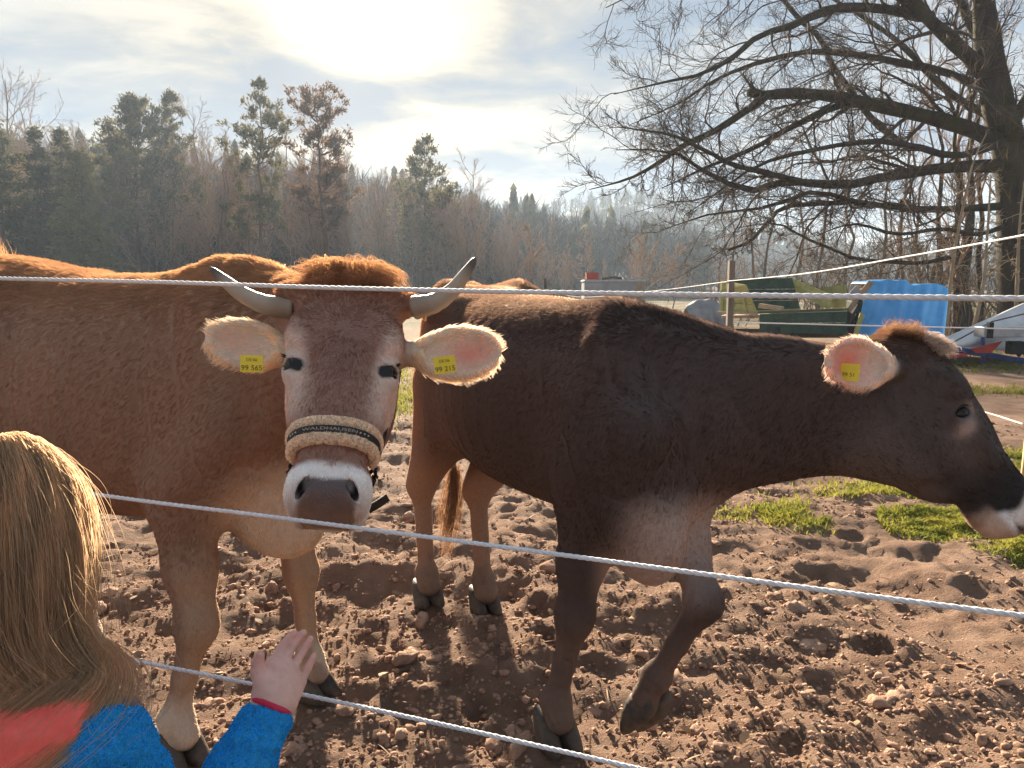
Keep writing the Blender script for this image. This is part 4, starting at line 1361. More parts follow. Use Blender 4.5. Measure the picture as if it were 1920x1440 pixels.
if 'junk' not in EXT:
    YT = 16.0
    c0 = at_px(1480, YT)
    tr = empty('farm_trailer', (c0[0], YT, 0)); o_ = np.array([c0[0], YT, 0])
    tag(tr, 'green wooden farm trailer with its side boards folded down at odd angles', 'trailer')
    def T(px, py, Y): return P(px, py, Y) - o_
    # near side board, two wide planks under a pale capping
    planks(tr, 'side_plank', T(1424, 624, 15.4), T(1588, 627, 15.0), T(1588, 583, 15.0), T(1424, 588, 15.4), 2, .035, M_GREEN, .015, 1)
    MB().beam(T(1420, 586, 15.4), T(1592, 580, 15.0), .05, .05).build('capping_rail', paint_mat('worn_green_rail', (.06, .085, .035), (.12, .14, .06), (.03, .03, .02)), tr)
    # bed floor
    bed = MB()
    fl = [T(1352, 592, 16.2), T(1424, 590, 15.4), T(1588, 584, 15.0), T(1588, 579, 17.2), T(1375, 583, 17.4)]
    V = np.array(fl + [p - np.array([0, 0, .06]) for p in fl]); F = [(0, 1, 2, 3, 4), (9, 8, 7, 6, 5)] + [(i, 5 + i, 5 + (i + 1) % 5, (i + 1) % 5) for i in range(5)]
    mobj('bed_floor', V, F, M_RAW, tr, False)
    # far side board
    planks(tr, 'side_plank', T(1375, 585, 17.4), T(1500, 583, 17.3), T(1488, 521, 17.3), T(1372, 522, 17.4), 3, .035, M_GREEN, .012, 2)
    # left end board leaning outwards, ribbed
    planks(tr, 'end_plank', T(1350, 588, 16.3), T(1420, 591, 15.4), T(1400, 534, 15.5), T(1353, 525, 16.6), 3, .03, M_LIME, .012, 3)
    for a, b in (((1352, 588, 16.2), (1356, 527, 16.5)), ((1376, 590, 15.95), (1372, 533, 16.0)), ((1400, 590, 15.6), (1390, 540, 15.7)), ((1419, 590, 15.38), (1404, 553, 15.4))):
        MB().beam(T(*a) + np.array([0, -.03, 0]), T(*b) + np.array([0, -.03, 0]), .045, .035).build('rib', M_LIME, tr)
    MB().beam(T(1346, 585, 16.2), T(1418, 589, 15.3), .06, .04).build('sill', M_RAW, tr)
    # board that slants down to the right, with iron ribs
    planks(tr, 'folded_plank', T(1497, 552, 16.9), T(1557, 580, 15.6), T(1562, 553, 15.6), T(1488, 521, 17.1), 2, .035, M_LIME, .012, 4)
    for k in (.2, .45, .7, .92):
        a = np.asarray(T(1497, 552, 16.9)) * (1 - k) + np.asarray(T(1557, 580, 15.6)) * k; b = np.asarray(T(1488, 521, 17.1)) * (1 - k) + np.asarray(T(1562, 553, 15.6)) * k
        MB().beam(a + np.array([0, -.04, 0]), b + np.array([0, -.04, 0]), .03, .02).build('iron_rib', M_RUST, tr)
    planks(tr, 'end_plank', T(1540, 578, 16.6), T(1587, 577, 15.9), T(1587, 533, 15.9), T(1538, 540, 16.7), 2, .03, M_LIME, .012, 5)
    # chassis and wheels
    ch = MB()
    for yy in (15.5, 16.7):
        ch.beam(T(1370, 606, yy) * np.array([1, 1, 0]) + [0, 0, .42], T(1590, 606, yy) * np.array([1, 1, 0]) + [0, 0, .42], .08, .12)
    ch.beam(T(1470, 606, 15.4) * np.array([1, 1, 0]) + [0, 0, .32], T(1470, 606, 16.9) * np.array([1, 1, 0]) + [0, 0, .32], .07, .07)
    ch.build('chassis', M_RUST, tr)
    for yy in (15.35, 16.95):
        wheel(tr, np.array([T(1470, 606, yy)[0], yy - o_[1], .32]), (0, 1, 0), .32, .16)
    # things that lie in it
    pl = MB(); a, b = P(1424, 573, 15.9), P(1468, 579, 15.6)
    pl.beam(a, b, .12, .09)
    tag(pl.build('timber_offcut', M_RAW, None, False, .006), 'thick pale offcut of timber lying in the green trailer', 'timber')
    pl = MB(); pl.beam(P(1470, 581, 15.9), P(1500, 580, 15.7), .10, .035)
    tag(pl.build('loose_board', M_RAW, None, False, .004), 'short loose board beside the timber in the trailer', 'board')
    # poles and boards leaning at the trailer's right end
    for a, b, w, h, mat, lab in (((1590, 583, 15.4), (1634, 528, 15.2), .12, .03, M_RAW, 'pale board leaning up at the right end of the green trailer'),
                                 ((1575, 634, 15.0), (1616, 560, 15.2), .05, .05, M_BLACK, 'dark pole leaning against the right end of the trailer'),
                                 ((1600, 640, 15.1), (1617, 588, 15.2), .10, .03, M_LIME, 'narrow yellowish board standing on end beside the tarpaulin'),
                                 ((1592, 560, 15.4), (1610, 540, 15.4), .16, .02, M_CONT, 'pale blue grey panel behind the leaning board')):
        q = MB(); A, B = P(*a), P(*b); A = A.copy()
        q.beam(A, B, w, h, (0, 1, 0.2))
        tag(q.build('leaning_board', mat, None, False, .003), lab, 'board', 'boards leaning at the end of the trailer')

    # blue tarpaulin over a stack of crates
    def sheet(fn, nu, nv, name, mat, thick=.01, parent=None):
        U, Vv = np.meshgrid(np.linspace(0, 1, nu), np.linspace(0, 1, nv), indexing='ij')
        Pq = fn(U, Vv)
        ii = np.arange(nu * nv).reshape(nu, nv)
        F = np.stack([ii[:-1, :-1], ii[1:, :-1], ii[1:, 1:], ii[:-1, 1:]], -1).reshape(-1, 4)
        o = mobj(name, Pq.reshape(-1, 3), F, mat, parent, True)
        md = o.modifiers.new('thickness', 'SOLIDIFY'); md.thickness = thick
        return o
    yb = 15.6
    xa, xb = P(1627, 530, yb)[0], P(1772, 545, yb)[0]
    def tarp(U, V):
        prof = np.interp(U, [0, .05, .25, .47, .56, .62, .75, .95, 1.0], [1.44, 1.48, 1.51, 1.50, 1.42, 1.40, 1.44, 1.41, 1.35])
        x = xa + (xb - xa) * (U + .02 * np.sin(V * 5))
        x = x - (.26 * V ** 1.3) * (1 - U)
        back = sstep(.22, 0, V)
        h = prof * (1 - sstep(.22, 1, V) * .96) + .02 * np.sin(U * 19 + V * 6) * sstep(.2, .6, V)
        y = yb + .75 * back - .10 * V + .05 * np.sin(U * 23 + 2 * V) * sstep(.15, .8, V) + .025 * np.sin(U * 47 + 5 * V) * V
        return np.stack([x, y, h + .015 * np.sin(U * 31) * (1 - V)], -1)
    hp = empty('covered_heap', ((xa + xb) / 2, yb + .5, 0)); cc = np.array([(xa + xb) / 2, yb + .5, 0])
    tag(hp, 'heap under a bright blue tarpaulin next to the green trailer', 'heap')
    sheet(lambda U, V: tarp(U, V) - cc, 70, 50, 'tarpaulin', M_TARP, .006, hp)
    MB().box((0, .16, .45), (xb - xa - .16, .60, .88)).box((-.05, .18, 1.12), (xb - xa - .36, .52, .45)).build('stacked_wood', M_RAW, hp)
    dk = MB(); a = P(1620, 600, 15.7)
    dk.box((a[0] - .02, 15.9, .55), (.34, .5, 1.1)); tag(dk.build('dark_barrel_crate', M_BLACK, None, False, .02), 'dark box standing between the trailer and the blue tarpaulin', 'box')
    # grey tarpaulin heap left of the trailer
    g0 = P(1326, 590, 17.5)
    def gt(U, V):
        x = g0[0] + (U - .5) * .95
        top = 1.02 + .10 * np.sin(U * 3.1) - .12 * np.abs(U - .35)
        h = top * (1 - np.abs(V * 2 - 1) ** 2.2 * .92)
        return np.stack([x + .03 * np.sin(V * 13), 17.5 + (V - .5) * 1.1 + .03 * np.sin(U * 21), h + .02 * np.sin(U * 17 + V * 9)], -1)
    tag(sheet(gt, 40, 40, 'grey_tarpaulin', M_GREYTARP, .006), 'crumpled grey tarpaulin heap left of the green trailer', 'tarpaulin')

    # the covered trailer with a blue drawbar at the right edge
    YD = 13.2
    d0 = P(1848, 660, YD); o2 = np.array([d0[0], YD, 0])
    cv = empty('covered_trailer', (d0[0], YD, 0))
    tag(cv, 'trailer under a white cover with a blue drawbar at the right edge', 'trailer')
    D = lambda px, py, Y=YD: P(px, py, Y) - o2
    q = MB(); pts = [D(1768, 652), D(1800, 657), D(1845, 664), D(1900, 674), D(1990, 684)]
    for i in range(len(pts) - 1): q.beam(pts[i], pts[i + 1], .10, .10)
    q.build('drawbar', M_BLUE, cv, False, .008)
    q = MB(); q.tube([D(1843, 630), D(1843, 668), D(1843, 684)], .032, 12); q.tube([D(1836, 627), D(1852, 628)], .010, 8)
    q.build('jack_stand', M_BLUE, cv, True)
    A = [D(1770, 651, 13.3), D(1835, 612, 13.5), D(1930, 565, 13.9), D(2120, 505, 14.4)]
    Bq = [D(1776, 656, 13.2), D(1850, 656, 13.4), D(1950, 658, 13.8), D(2120, 660, 14.3)]
    def cover(U, V):
        s = np.linspace(0, 1, 4)
        a = np.stack([np.interp(U, s, [p[i] for p in A]) for i in range(3)], -1); b = np.stack([np.interp(U, s, [p[i] for p in Bq]) for i in range(3)], -1)
        p = a * (1 - V[..., None]) + b * V[..., None]
        p[..., 1] += .06 * np.sin(U * 15 + V * 3) * V + .03 * np.sin(V * 9 + U * 5) - .35 * np.sin(V * 3.14) * U
        return p
    sheet(cover, 50, 24, 'white_cover', M_WHITETARP, .02, cv)
    def cover_back(U, V):
        p = cover(U, np.zeros_like(V)); p[..., 1] += 1.6 * V; p[..., 2] -= .9 * V ** 1.5 * (.3 + U)
        return p
    sheet(cover_back, 30, 10, 'white_cover_far_side', M_WHITETARP, .02, cv)
    q = MB(); q.tube([D(1772, 650, 13.1), D(1860, 603, 13.3), D(1935, 585, 13.3)], .012, 6); q.build('cover_seam', M_RUST, cv, True)
    q = MB(); q.box(D(1905, 622, 12.9), (1.25, .28, .17)); q.build('winch_box', M_GALV, cv, False, .01)
    q = MB(); q.box(D(1856, 619, 12.75), (.07, .1, .26)); q.build('box_end', M_BLACK, cv, False, .006)
    V = np.array([D(1822, 654, 13.0), D(1880, 640, 13.0), D(1858, 662, 13.0), D(1830, 662, 13.0)]); V = np.vstack([V, V + [0, .04, 0]])
    mobj('red_flap', V, [(0, 1, 2, 3), (7, 6, 5, 4), (0, 4, 5, 1), (1, 5, 6, 2), (2, 6, 7, 3), (3, 7, 4, 0)], M_RED, cv, False)
    q = MB(); q.beam(D(1784, 668, 13.1), D(1812, 664, 13.1), .05, .05); q.build('red_bar', M_RED, cv)
    wheel(cv, np.array([D(1960, 660, 13.6)[0], .4, .30]), (0, 1, 0), .30, .18)
    q = MB(); q.box(D(1905, 652, 13.0), (.25, .2, .22)); q.tube([D(1890, 640, 12.95), D(1912, 668, 12.95)], .03, 8); q.build('coupling_gear', M_BLACK, cv, False, .01)

    # grey container with a red crate on top, far back
    YC = 29.0
    q0, q1 = P(1093, 525, YC), P(1206, 525, YC)
    ct = empty('metal_container', ((q0[0] + q1[0]) / 2, YC, 0)); wc = q1[0] - q0[0]
    tag(ct, 'long grey metal container standing far behind the dark cow', 'container')
    zt = q0[2]
    MB().box((0, 0, (zt + .35) / 2 + .1), (wc, 1.2, zt - .55)).build('body', M_CONT, ct, False, .02)
    MB().box((0, 0, zt - .05), (wc + .06, 1.26, .05)).build('lid', M_GALV, ct, False, .01)
    MB().box((wc / 2 - .22, -.63, zt - .38), (.30, .04, .55)).build('end_panel', M_RAW, ct, False)
    for s in (-1, 1):
        MB().box((s * wc * .42, 0, .2), (.10, 1.1, .42)).build('leg', M_RUST, ct)
    rc = MB(); a = P(1110, 520, YC); rc.box((a[0], YC, zt + .13), (.45, .35, .22)); rc.box((a[0], YC, zt + .255), (.48, .38, .03))
    tag(rc.build('red_crate', M_RED, None, False, .01), 'small red crate on top of the grey metal container', 'crate')
    lg = MB(); lg.tube([P(1128, 523, YC), P(1150, 520, YC), P(1166, 522, YC)], .05, 6); tag(lg.build('branch_on_container', M_RUST, None, True), 'dark crooked branch lying on the grey container lid', 'branch')

# ---------------------------------------------------------------- fences
M_ROPE = surf('white_rope', (.62, .63, .66), (.80, .81, .83), 90, .75, .4, .001, (1, 1, 1))
M_STAKE = surf('yellow_stake_wood', (.42, .26, .09), (.56, .37, .15), 8, .7, .4, .006, (1, 1, .15))
def rope(pts, rad, twist=.045, strands=3, n=5, step=.006, label='', sag=0.0, group=None):
    """laid rope: three strands wound round each other"""
    pts = np.asarray(pts, float)
    c = bez(pts, 24) if len(pts) > 2 else np.linspace(pts[0], pts[1], 40)
    s = np.concatenate([[0], np.cumsum(np.linalg.norm(np.diff(c, axis=0), axis=1))])
    m = int(min(s[-1] / step, 420)); t = np.linspace(0, s[-1], m)
    c = np.stack([np.interp(t, s, c[:, i]) for i in range(3)], 1)
    c[:, 2] -= sag * 4 * (t / s[-1]) * (1 - t / s[-1])
    d, S, T = tube_frames(c)
    VV, FF, o = [], [], 0
    for k in range(strands):
        a = t / twist * 2 * math.pi + .8 * np.sin(t * 9) + .5 * np.sin(t * 23 + 1) + k * 2 * math.pi / strands
        q = c + (S * np.cos(a)[:, None] + T * np.sin(a)[:, None]) * rad * .44
        ring = np.arange(n) * 2 * math.pi / n
        V = (q[:, None, :] + (S[:, None, :] * np.cos(ring)[None, :, None] + T[:, None, :] * np.sin(ring)[None, :, None]) * rad * .62).reshape(-1, 3)
        idx = np.arange(m * n).reshape(m, n); nx = np.roll(idx, -1, 1)
        F = np.stack([idx[:-1], nx[:-1], nx[1:], idx[1:]], -1).reshape(-1, 4)
        VV.append(V); FF.append(F + o); o += len(V)
    ob = mobj('fence_rope', np.vstack(VV), np.vstack(FF), M_ROPE)
    return tag(ob, label, 'rope', group)

def post(name, base, top, w, mat, label, round_=False, group=None):
    b = MB()
    if round_:
        b.tube([base, (np.asarray(base) + top) / 2, top], [w * .52, w * .5, w * .48], 10)
    else:
        n = 5
        b.beam(base, top, w, w * .8, (1, 0, 0))
    return tag(b.build(name, mat, None, round_, .004 if not round_ else 0), label, 'post', group)

if 'fence' not in EXT:
    def near(px, py): return P(px, py, np.interp(px, [-400, 0, 140, 700, 1200, 1920, 2300], [1.43, 1.30, 1.265, 1.12, .99, .80, .72]))
    rope([near(x, y) for x, y in ((-420, 510), (0, 522), (300, 529), (600, 539), (900, 546), (1200, 551), (1500, 555), (1920, 560), (2350, 565))], .0035, .032, label='topmost white fence rope running across the whole picture')
    rope([near(x, y) for x, y in ((-420, 830), (140, 921), (500, 968), (900, 1020), (1300, 1074), (1600, 1114), (1920, 1155), (2350, 1210))], .0035, .032, label='middle white fence rope slanting down in front of the cows')
    rope([near(x, y) for x, y in ((-420, 1100), (140, 1216), (480, 1284), (800, 1352), (1200, 1442), (1600, 1535), (2100, 1650))], .0035, .032, label='lowest white fence rope behind the raised hand')
    for px, lab in ((-420, 'near fence post beyond the left edge'), (2350, 'near fence post beyond the right edge')):
        a = near(px, 540); b_ = near(px, 500)
        post('fence_post', (a[0], a[1] + .05, -.05), (a[0], a[1] + .05, 1.5), .09, M_GREYWOOD, lab, True)
    # the fence that runs away on the right
    pp = np.array([P(1370, 540, 8.2)[0], 8.2])
    post('fence_post', (pp[0], pp[1], -.05), (pp[0], pp[1], P(1370, 489, 8.2)[2]), .075, M_GREYWOOD, 'grey squared wooden fence post standing behind the dark cow back')
    Q = lambda px, py, Y: P(px, py, Y)
    rope([Q(2150, 395, 1.95), Q(1920, 441, 2.4), Q(1700, 481, 3.4), Q(1500, 514, 5.3), Q(1364, 527, 8.2)], .0042, .05, 3, 5, .014, 'thin white rope rising to the right edge above the tarpaulin')
    rope([Q(1364, 528, 8.2), Q(1230, 545, 12), Q(1090, 557, 18), Q(1022, 545, 22.5)], .0052, .08, 2, 4, .03, 'thin white rope leading left from the grey squared post')
    rope([Q(1364, 604, 8.2), Q(1640, 611, 7.8), Q(1920, 617, 7.4), Q(2100, 620, 7.2)], .0070, .06, 3, 5, .014, 'white rope crossing in front of the trailer and the blue tarpaulin')
    sk = G(1913, 992)
    post('fence_stake', (sk[0], sk[1], -.05), (sk[0] + .01, sk[1], P(1913, 820, sk[1])[2]), .055, M_STAKE, 'yellow wooden stake at the right edge behind the dark muzzle', True)
    rope([Q(1370, 690, 8.2), Q(1700, 736, 6.0), Q(1840, 771, 5.0), Q(1918, 795, 4.32)], .0050, .06, 3, 5, .014, 'short white rope end right of the dark cow eye')
    rope([Q(1918, 850, 4.32), Q(2150, 900, 3.4)], .0045, .06, 3, 5, .014, 'lower white rope leaving the yellow stake to the right')
    for px, top, Y, lab in ((1022, 522, 22.5, 'small far fence post left of the grey container'), (981, 524, 24, 'short far stake below the crooked bare tree')):
        a = P(px, 545, Y); post('fence_post', (a[0], Y, -.05), (a[0], Y, P(px, top, Y)[2]), .10, M_RUST, lab, True)

# ---------------------------------------------------------------- cows
class Head:
    """a cow's head: t runs from the poll to the nose, u to the animal's left, v out of the forehead"""
    T   = np.array([-.03, .02, .07, .13, .19, .26, .33, .40, .46, .51, .545, .565])
    TOP = np.array([.030, .072, .080, .076, .068, .060, .054, .050, .046, .036, .012, -.02])
    BOT = np.array([-.08, -.14, -.185, -.205, -.198, -.170, -.138, -.118, -.112, -.106, -.088, -.05])
    WID = np.array([.070, .100, .112, .114, .106, .089, .073, .067, .071, .075, .065, .032])
    W0 = np.array([-.2, 0, .13, .19, .335, .445, .565, .8])
    W1 = np.array([-.2, 0, .195, .265, .415, .478, .572, .807])
    def __init__(self, A, B, up, scale=1.0, jaw=1.0, W1=None, brow=0.0, ev=.034, ed=(.80, .60)):
        if W1 is not None: self.W1 = np.array(W1)
        self.TOP = Head.TOP + brow * sstep(-.02, .05, Head.T) * sstep(.36, .22, Head.T)
        self.ev, self.ed = ev, ed
        self.BOT = np.where(Head.BOT < -.12, Head.BOT * jaw, Head.BOT)
        self.T = np.interp(Head.T, self.W0, self.W1)
        self.o = np.asarray(A, float)
        self.R = frame(np.asarray(B) - self.o, up)
        self.k = scale
    def w(self, t, u, v):
        return self.o + (self.R @ np.array([np.interp(t, self.W0, self.W1), u, v])) * self.k
    def local(self, p):
        q = ((p - self.o) @ self.R) / self.k
        q[:, 0] = np.interp(q[:, 0], self.W1, self.W0)
        return q
    def surf(self, t, th, out=0.0):
        """a point of the head's surface at station t, angle th (0 = left, 90 = forehead side, 180 = right)"""
        top, bot, wd = (np.interp(t, Head.T, a) for a in (self.TOP, self.BOT, self.WID))
        mid = top * 0.62 + bot * 0.38
        c, s = math.cos(th), math.sin(th)
        n = 2.4
        q = (abs(c) ** n + abs(s) ** n) ** (1 / n)
        rv = (top - mid) if s > 0 else (mid - bot)
        return self.w(t, (wd + out) * c / q, mid + (rv + out) * s / q)

def add_head(b, H, ears, horned):
    k = H.k
    R = H.R
    b.loft(H.o, R, H.T * k, 0.0, H.TOP * k, H.BOT * k, H.WID * k, n=2.4, k=0.06, low=0.38)
    for s in (-1, 1):
        b.ell(H.w(.125, s * .088, .046), np.array([.050, .034, .034]) * k, R, 0.04)         # brow
        b.ell(H.w(.20, s * .080, -.105), np.array([.085, .030, .070]) * k, R, 0.05)         # cheek
        b.ell(H.w(.188, s * .098, H.ev - .006), np.array([.034, .022, .029]) * k, R, 0.018)        # lids
        b.ell(H.w(.250, s * .074, .010), np.array([.090, .020, .022]) * k, R, 0.04)         # ridge below the eye
        b.ell(H.w(.495, s * .047, .002), np.array([.045, .030, .045]) * k, R, 0.03)         # nostril wing
        b.ell(H.w(.500, s * .043, -.066), np.array([.045, .031, .030]) * k, R, 0.03)        # lip
    b.ell(H.w(.028, 0, .026), np.array([.040, .095, .032]) * k, R, 0.04)                     # poll
    b.ell(H.w(.475, 0, -.100), np.array([.058, .052, .028]) * k, R, 0.025)                  # chin
    for s in (-1, 1):
        if horned:
            b.cone(H.w(.055, s * .085, .028), H.w(.050, s * .128, .036), .036 * k, .027 * k, 0.03)
        # the slit of the eye
        Re = R @ np.array([[math.cos(.22), -s * math.sin(.22), 0], [s * math.sin(.22), math.cos(.22), 0], [0, 0, 1.0]])
        ang = math.radians(0)
        ed = R @ nrm(np.array([0, s * H.ed[0], H.ed[1]]))
        b.ell(H.w(.190, s * .090, H.ev) + ed * .028 * k, np.array([.0130, .022, .0240]) * k, frame(R @ np.array([1, -s * .10, -.22]), ed)[:, [0, 1, 2]], 0.006, 's')
        # nostril: a comma that runs in and back
        nn = R @ np.array([[math.cos(.5), 0, math.sin(.5)], [s * math.sin(.35) * 0, 1, 0], [-math.sin(.5), 0, math.cos(.5)]])
        b.ell(H.w(.504, s * .044, .022), np.array([.028, .0105, .024]) * k, frame(R @ np.array([.75, s * .35, -.45]), R[:, 2]), 0.010, 's')
        # wet nose groove and mouth
        b.ell(H.w(.515, s * .079, -.052), np.array([.050, .012, .002]) * k, R, 0.008, 's')
    for base, tip, face, width in ears:
        base, tip = np.asarray(base), np.asarray(tip)
        E = frame(tip - base, face)                       # along, across, out of the cup
        L = np.linalg.norm(tip - base)
        b.cone(base - E[:, 0] * .02, base + E[:, 0] * L * .3, .026 * k, .030 * k, 0.03)
        b.ell(base + E[:, 0] * L * .54, [L * .50, width * .5, .026 * k], E, 0.02)
        b.ell(base + E[:, 0] * L * .60 + E[:, 2] * .018 * k, [L * .39, width * .39, .025 * k], E, 0.008, 's')

def tube_part(name, pts, rad, mat, parent, n=12, cols=None, rough=None):
    V, F = tube_np(pts, rad, n)
    o = mobj(name, V, F, mat, parent, True, None if cols is None else np.repeat(cols, n, axis=0))
    return o

def claw(b, base, tip_dir, up, side, size, inner):
    pass

def hoof_part(parent, pos, fwd, mat, size=0.125, up=None):
    """two claws with a cleft between them; pos is the middle of the sole"""
    fwd = nrm(fwd)
    up0 = np.array([0, 0, 1.0])
    left = np.cross(up0, fwd)
    f2, u2 = fwd, up0
    if up is not None:
        u2 = np.asarray(up, float); u2 = nrm(u2 - f2 * np.dot(u2, f2)); left = np.cross(u2, f2)
    V, F = [], []
    for sd in (-1, 1):
        base = len(V)
        rings = [(0.0, 1.0, 0.0), (0.25, .97, -.010), (0.6, .88, -.030), (0.85, .80, -.045), (1.0, .66, -.05)]
        n = 12
        for h, k, sh in rings:
            for i in range(n):
                a = 2 * math.pi * i / n
                x = math.cos(a); y = math.sin(a)
                fx = (x * .52 + .08) * size * k
                if x > 0: fx += size * .14 * x * (1 - h * .7) * (1 - abs(y) * .5)
                yy = y * .30 * size * k
                wy = sd * (.255 * size) + yy
                if wy * sd < .012 * size: wy = sd * .012 * size
                p = pos + f2 * (fx + sh * 1.0) + left * (wy + sd * 0.004 * max(x, 0)) + u2 * (h * size * .70)
                V.append(p)
        for r in range(len(rings) - 1):
            for i in range(n):
                j = (i + 1) % n
                F.append((base + r * n + i, base + r * n + j, base + (r + 1) * n + j, base + (r + 1) * n + i))
        F.append(tuple(base + i for i in range(n - 1, -1, -1)))
        F.append(tuple(base + (len(rings) - 1) * n + i for i in range(n)))
    return mobj('hoof', np.array(V), F, mat, parent, True)

def text_mesh(s, size=1.0):
    cu = bpy.data.curves.new('txt', 'FONT')
    cu.body = s; cu.size = size; cu.align_x = 'CENTER'; cu.align_y = 'CENTER'; cu.resolution_u = 3
    o = bpy.data.objects.new('txt', cu)
    COL.objects.link(o)
    dg = bpy.context.evaluated_depsgraph_get()
    me = bpy.data.meshes.new_from_object(o.evaluated_get(dg))
    V = np.array([v.co[:] for v in me.vertices]); F = [tuple(p.vertices) for p in me.polygons]
    bpy.data.objects.remove(o); bpy.data.curves.remove(cu); bpy.data.meshes.remove(me)
    return V, F

def subdiv_text(V, F, cut):
    return V, F

M_SKIN = skin_mat('cow_hide', 0.85, 0.35, 260, 0.003, 0.12, wet=True)
M_FUR = fur_mat('cow_fur')
M_HOOF = surf('hoof_horn', (.035, .028, .024), (.11, .085, .065), 30, .6, .4, .003)
M_EYE, _nt, _b, _o = new_mat('eye_dark')
_b.inputs['Base Color'].default_value = (.006, .004, .003, 1); _b.inputs['Roughness'].default_value = .04; _b.inputs['Specular IOR Level'].default_value = .36
M_HORN = skin_mat('horn', 0.45, 0.25, 60, 0.003, 0.35)
M_TAG = surf('tag_plastic', (.72, .56, .02), (.80, .64, .04), 20, .45, .08, .001, spec=.5)
M_TAGTXT = surf('tag_print', (.05, .04, .02), None, 20, .6, 0)
M_STRAP = surf('halter_strap', (.016, .011, .009), (.03, .022, .018), 60, .6, .5, .002, spec=.4)
M_FLEECE = surf('halter_fleece', (.60, .49, .38), (.78, .67, .55), 120, .95, 1.0, .010, spec=.05)
M_METAL = surf('buckle_metal', (.5, .48, .45), (.62, .6, .56), 40, .3, .1, .001, metal=1.0)
M_LETTER = surf('strap_lettering', (.42, .35, .29), None, 20, .6, 0)

def flat_part(name, V, F, mat, parent):
    return mobj(name, V, F, mat, parent, False)

def ear_tag(parent, c, R, w, h, lines):
    """a plastic tag: R columns = across, up, outward"""
    b = MB()
    n = 5
    b.box(c, (w, h, .0022), R)
    t = b.build('ear_tag', M_TAG, parent, False, .0006)
    t['label'] = 'yellow plastic ear tag'
    for s, size, dy in lines:
        V, F = text_mesh(s, size)
        V = c + V[:, :1] * R[:, 0] + (V[:, 1:2] + dy) * R[:, 1] + R[:, 2] * .0016
        mobj('number_print', V, F, M_TAGTXT, t, False)
    return t

def build_cow(name, O, f, torso, legs, neck, H, ears, horned, axes, paint, n_hair, tail=None, extra=None):
    f = np.array([f[0], f[1], 0.0]); f = nrm(f)
    l = np.array([-f[1], f[0], 0.0]); z = np.array([0, 0, 1.0])
    O = np.array([O[0], O[1], 0.0])
    R = np.stack([f, l, z], axis=1)
    L = lambda s, u, h: O + f * s + l * u + z * h
    b = Body()
    t, top, bot, wid = (np.array(a) for a in torso)
    b.loft(O, R, t, 0.0, top, bot, wid, n=2.15, k=0.06, low=0.50)
    if extra: extra(b, L, R)
    for lg in legs:
        lg(b, L)
    nk = neck
    d = nk['b'] - nk['a']; Ln = np.linalg.norm(d)
    b.loft(nk['a'], frame(d, z), np.array(nk['t']) * Ln, nk.get('side', 0.0), nk['top'], nk['bot'], nk['wid'], n=2.0, k=0.10, low=0.5)
    for args in nk.get('more', []):
        b.cone(*args)
    add_head(b, H, ears, horned)
    if tail is not None:
        b.chain(tail[0], tail[1], 0.03)
    V, F = b.skin(axes)
    V = smooth_net(V, F, 2)
    N = net_normals(V, F)
    q = (V - O) @ R
    side = sstep(.12, .24, np.abs(q[:, 1]))
    ribs = np.sin((q[:, 0] + .10 * q[:, 2]) * 2 * math.pi / .088) * sstep(-.98, -.82, q[:, 0]) * sstep(-.18, -.34, q[:, 0]) * sstep(.72, .86, q[:, 2]) * sstep(1.30, 1.16, q[:, 2])
    folds = (1 - np.abs(vnoise(V * np.array([1, 1, .35]), 17, 77))) ** 4 * sstep(-.25, -.02, q[:, 0]) * sstep(.55, .75, q[:, 2]) * (np.linalg.norm(V - H.w(.25, 0, -.05), axis=1) > .34)
    V = V + N * (.0042 * ribs * side - .0075 * folds)[:, None]
    N = net_normals(V, F)
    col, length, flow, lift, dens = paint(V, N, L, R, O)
    root = empty(name, (O[0], O[1], 0))
    off = np.array([O[0], O[1], 0.0])
    wet = ((length < .001) & (V[:, 2] > .3)).astype(float)
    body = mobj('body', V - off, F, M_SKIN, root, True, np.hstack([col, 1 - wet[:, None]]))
    # coat
    if 'fur' not in EXT and n_hair:
        pos, nor = scatter(V, F, N, n_hair, dens)
        c2, len2, fl2, lift2, _ = paint(pos, nor, L, R, O)
        ok = len2 > 0.0015
        pos, nor, c2, len2, fl2, lift2 = (a[ok] for a in (pos, nor, c2, len2, fl2, lift2))
        n = len(pos)
        clump = 1 + 0.25 * vnoise(pos, 90, 3) + 0.15 * vnoise(pos, 240, 4)
        shade = (1 + 0.16 * vnoise(pos, 60, 5) + RNG.normal(0, .13, n))[:, None]
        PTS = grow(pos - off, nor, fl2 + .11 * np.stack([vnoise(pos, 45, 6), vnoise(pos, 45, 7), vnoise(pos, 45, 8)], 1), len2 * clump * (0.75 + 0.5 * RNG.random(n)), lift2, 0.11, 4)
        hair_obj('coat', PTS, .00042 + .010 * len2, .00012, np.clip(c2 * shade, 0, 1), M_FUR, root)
    return root, V, F, N, off, L, R

# -- the brown horned cow on the left, its head turned to the camera
def blend(col, c, m):
    return col + (np.array(c) - col) * m[:, None]

def gauss(d, r):
    return np.exp(-(d / r) ** 2)

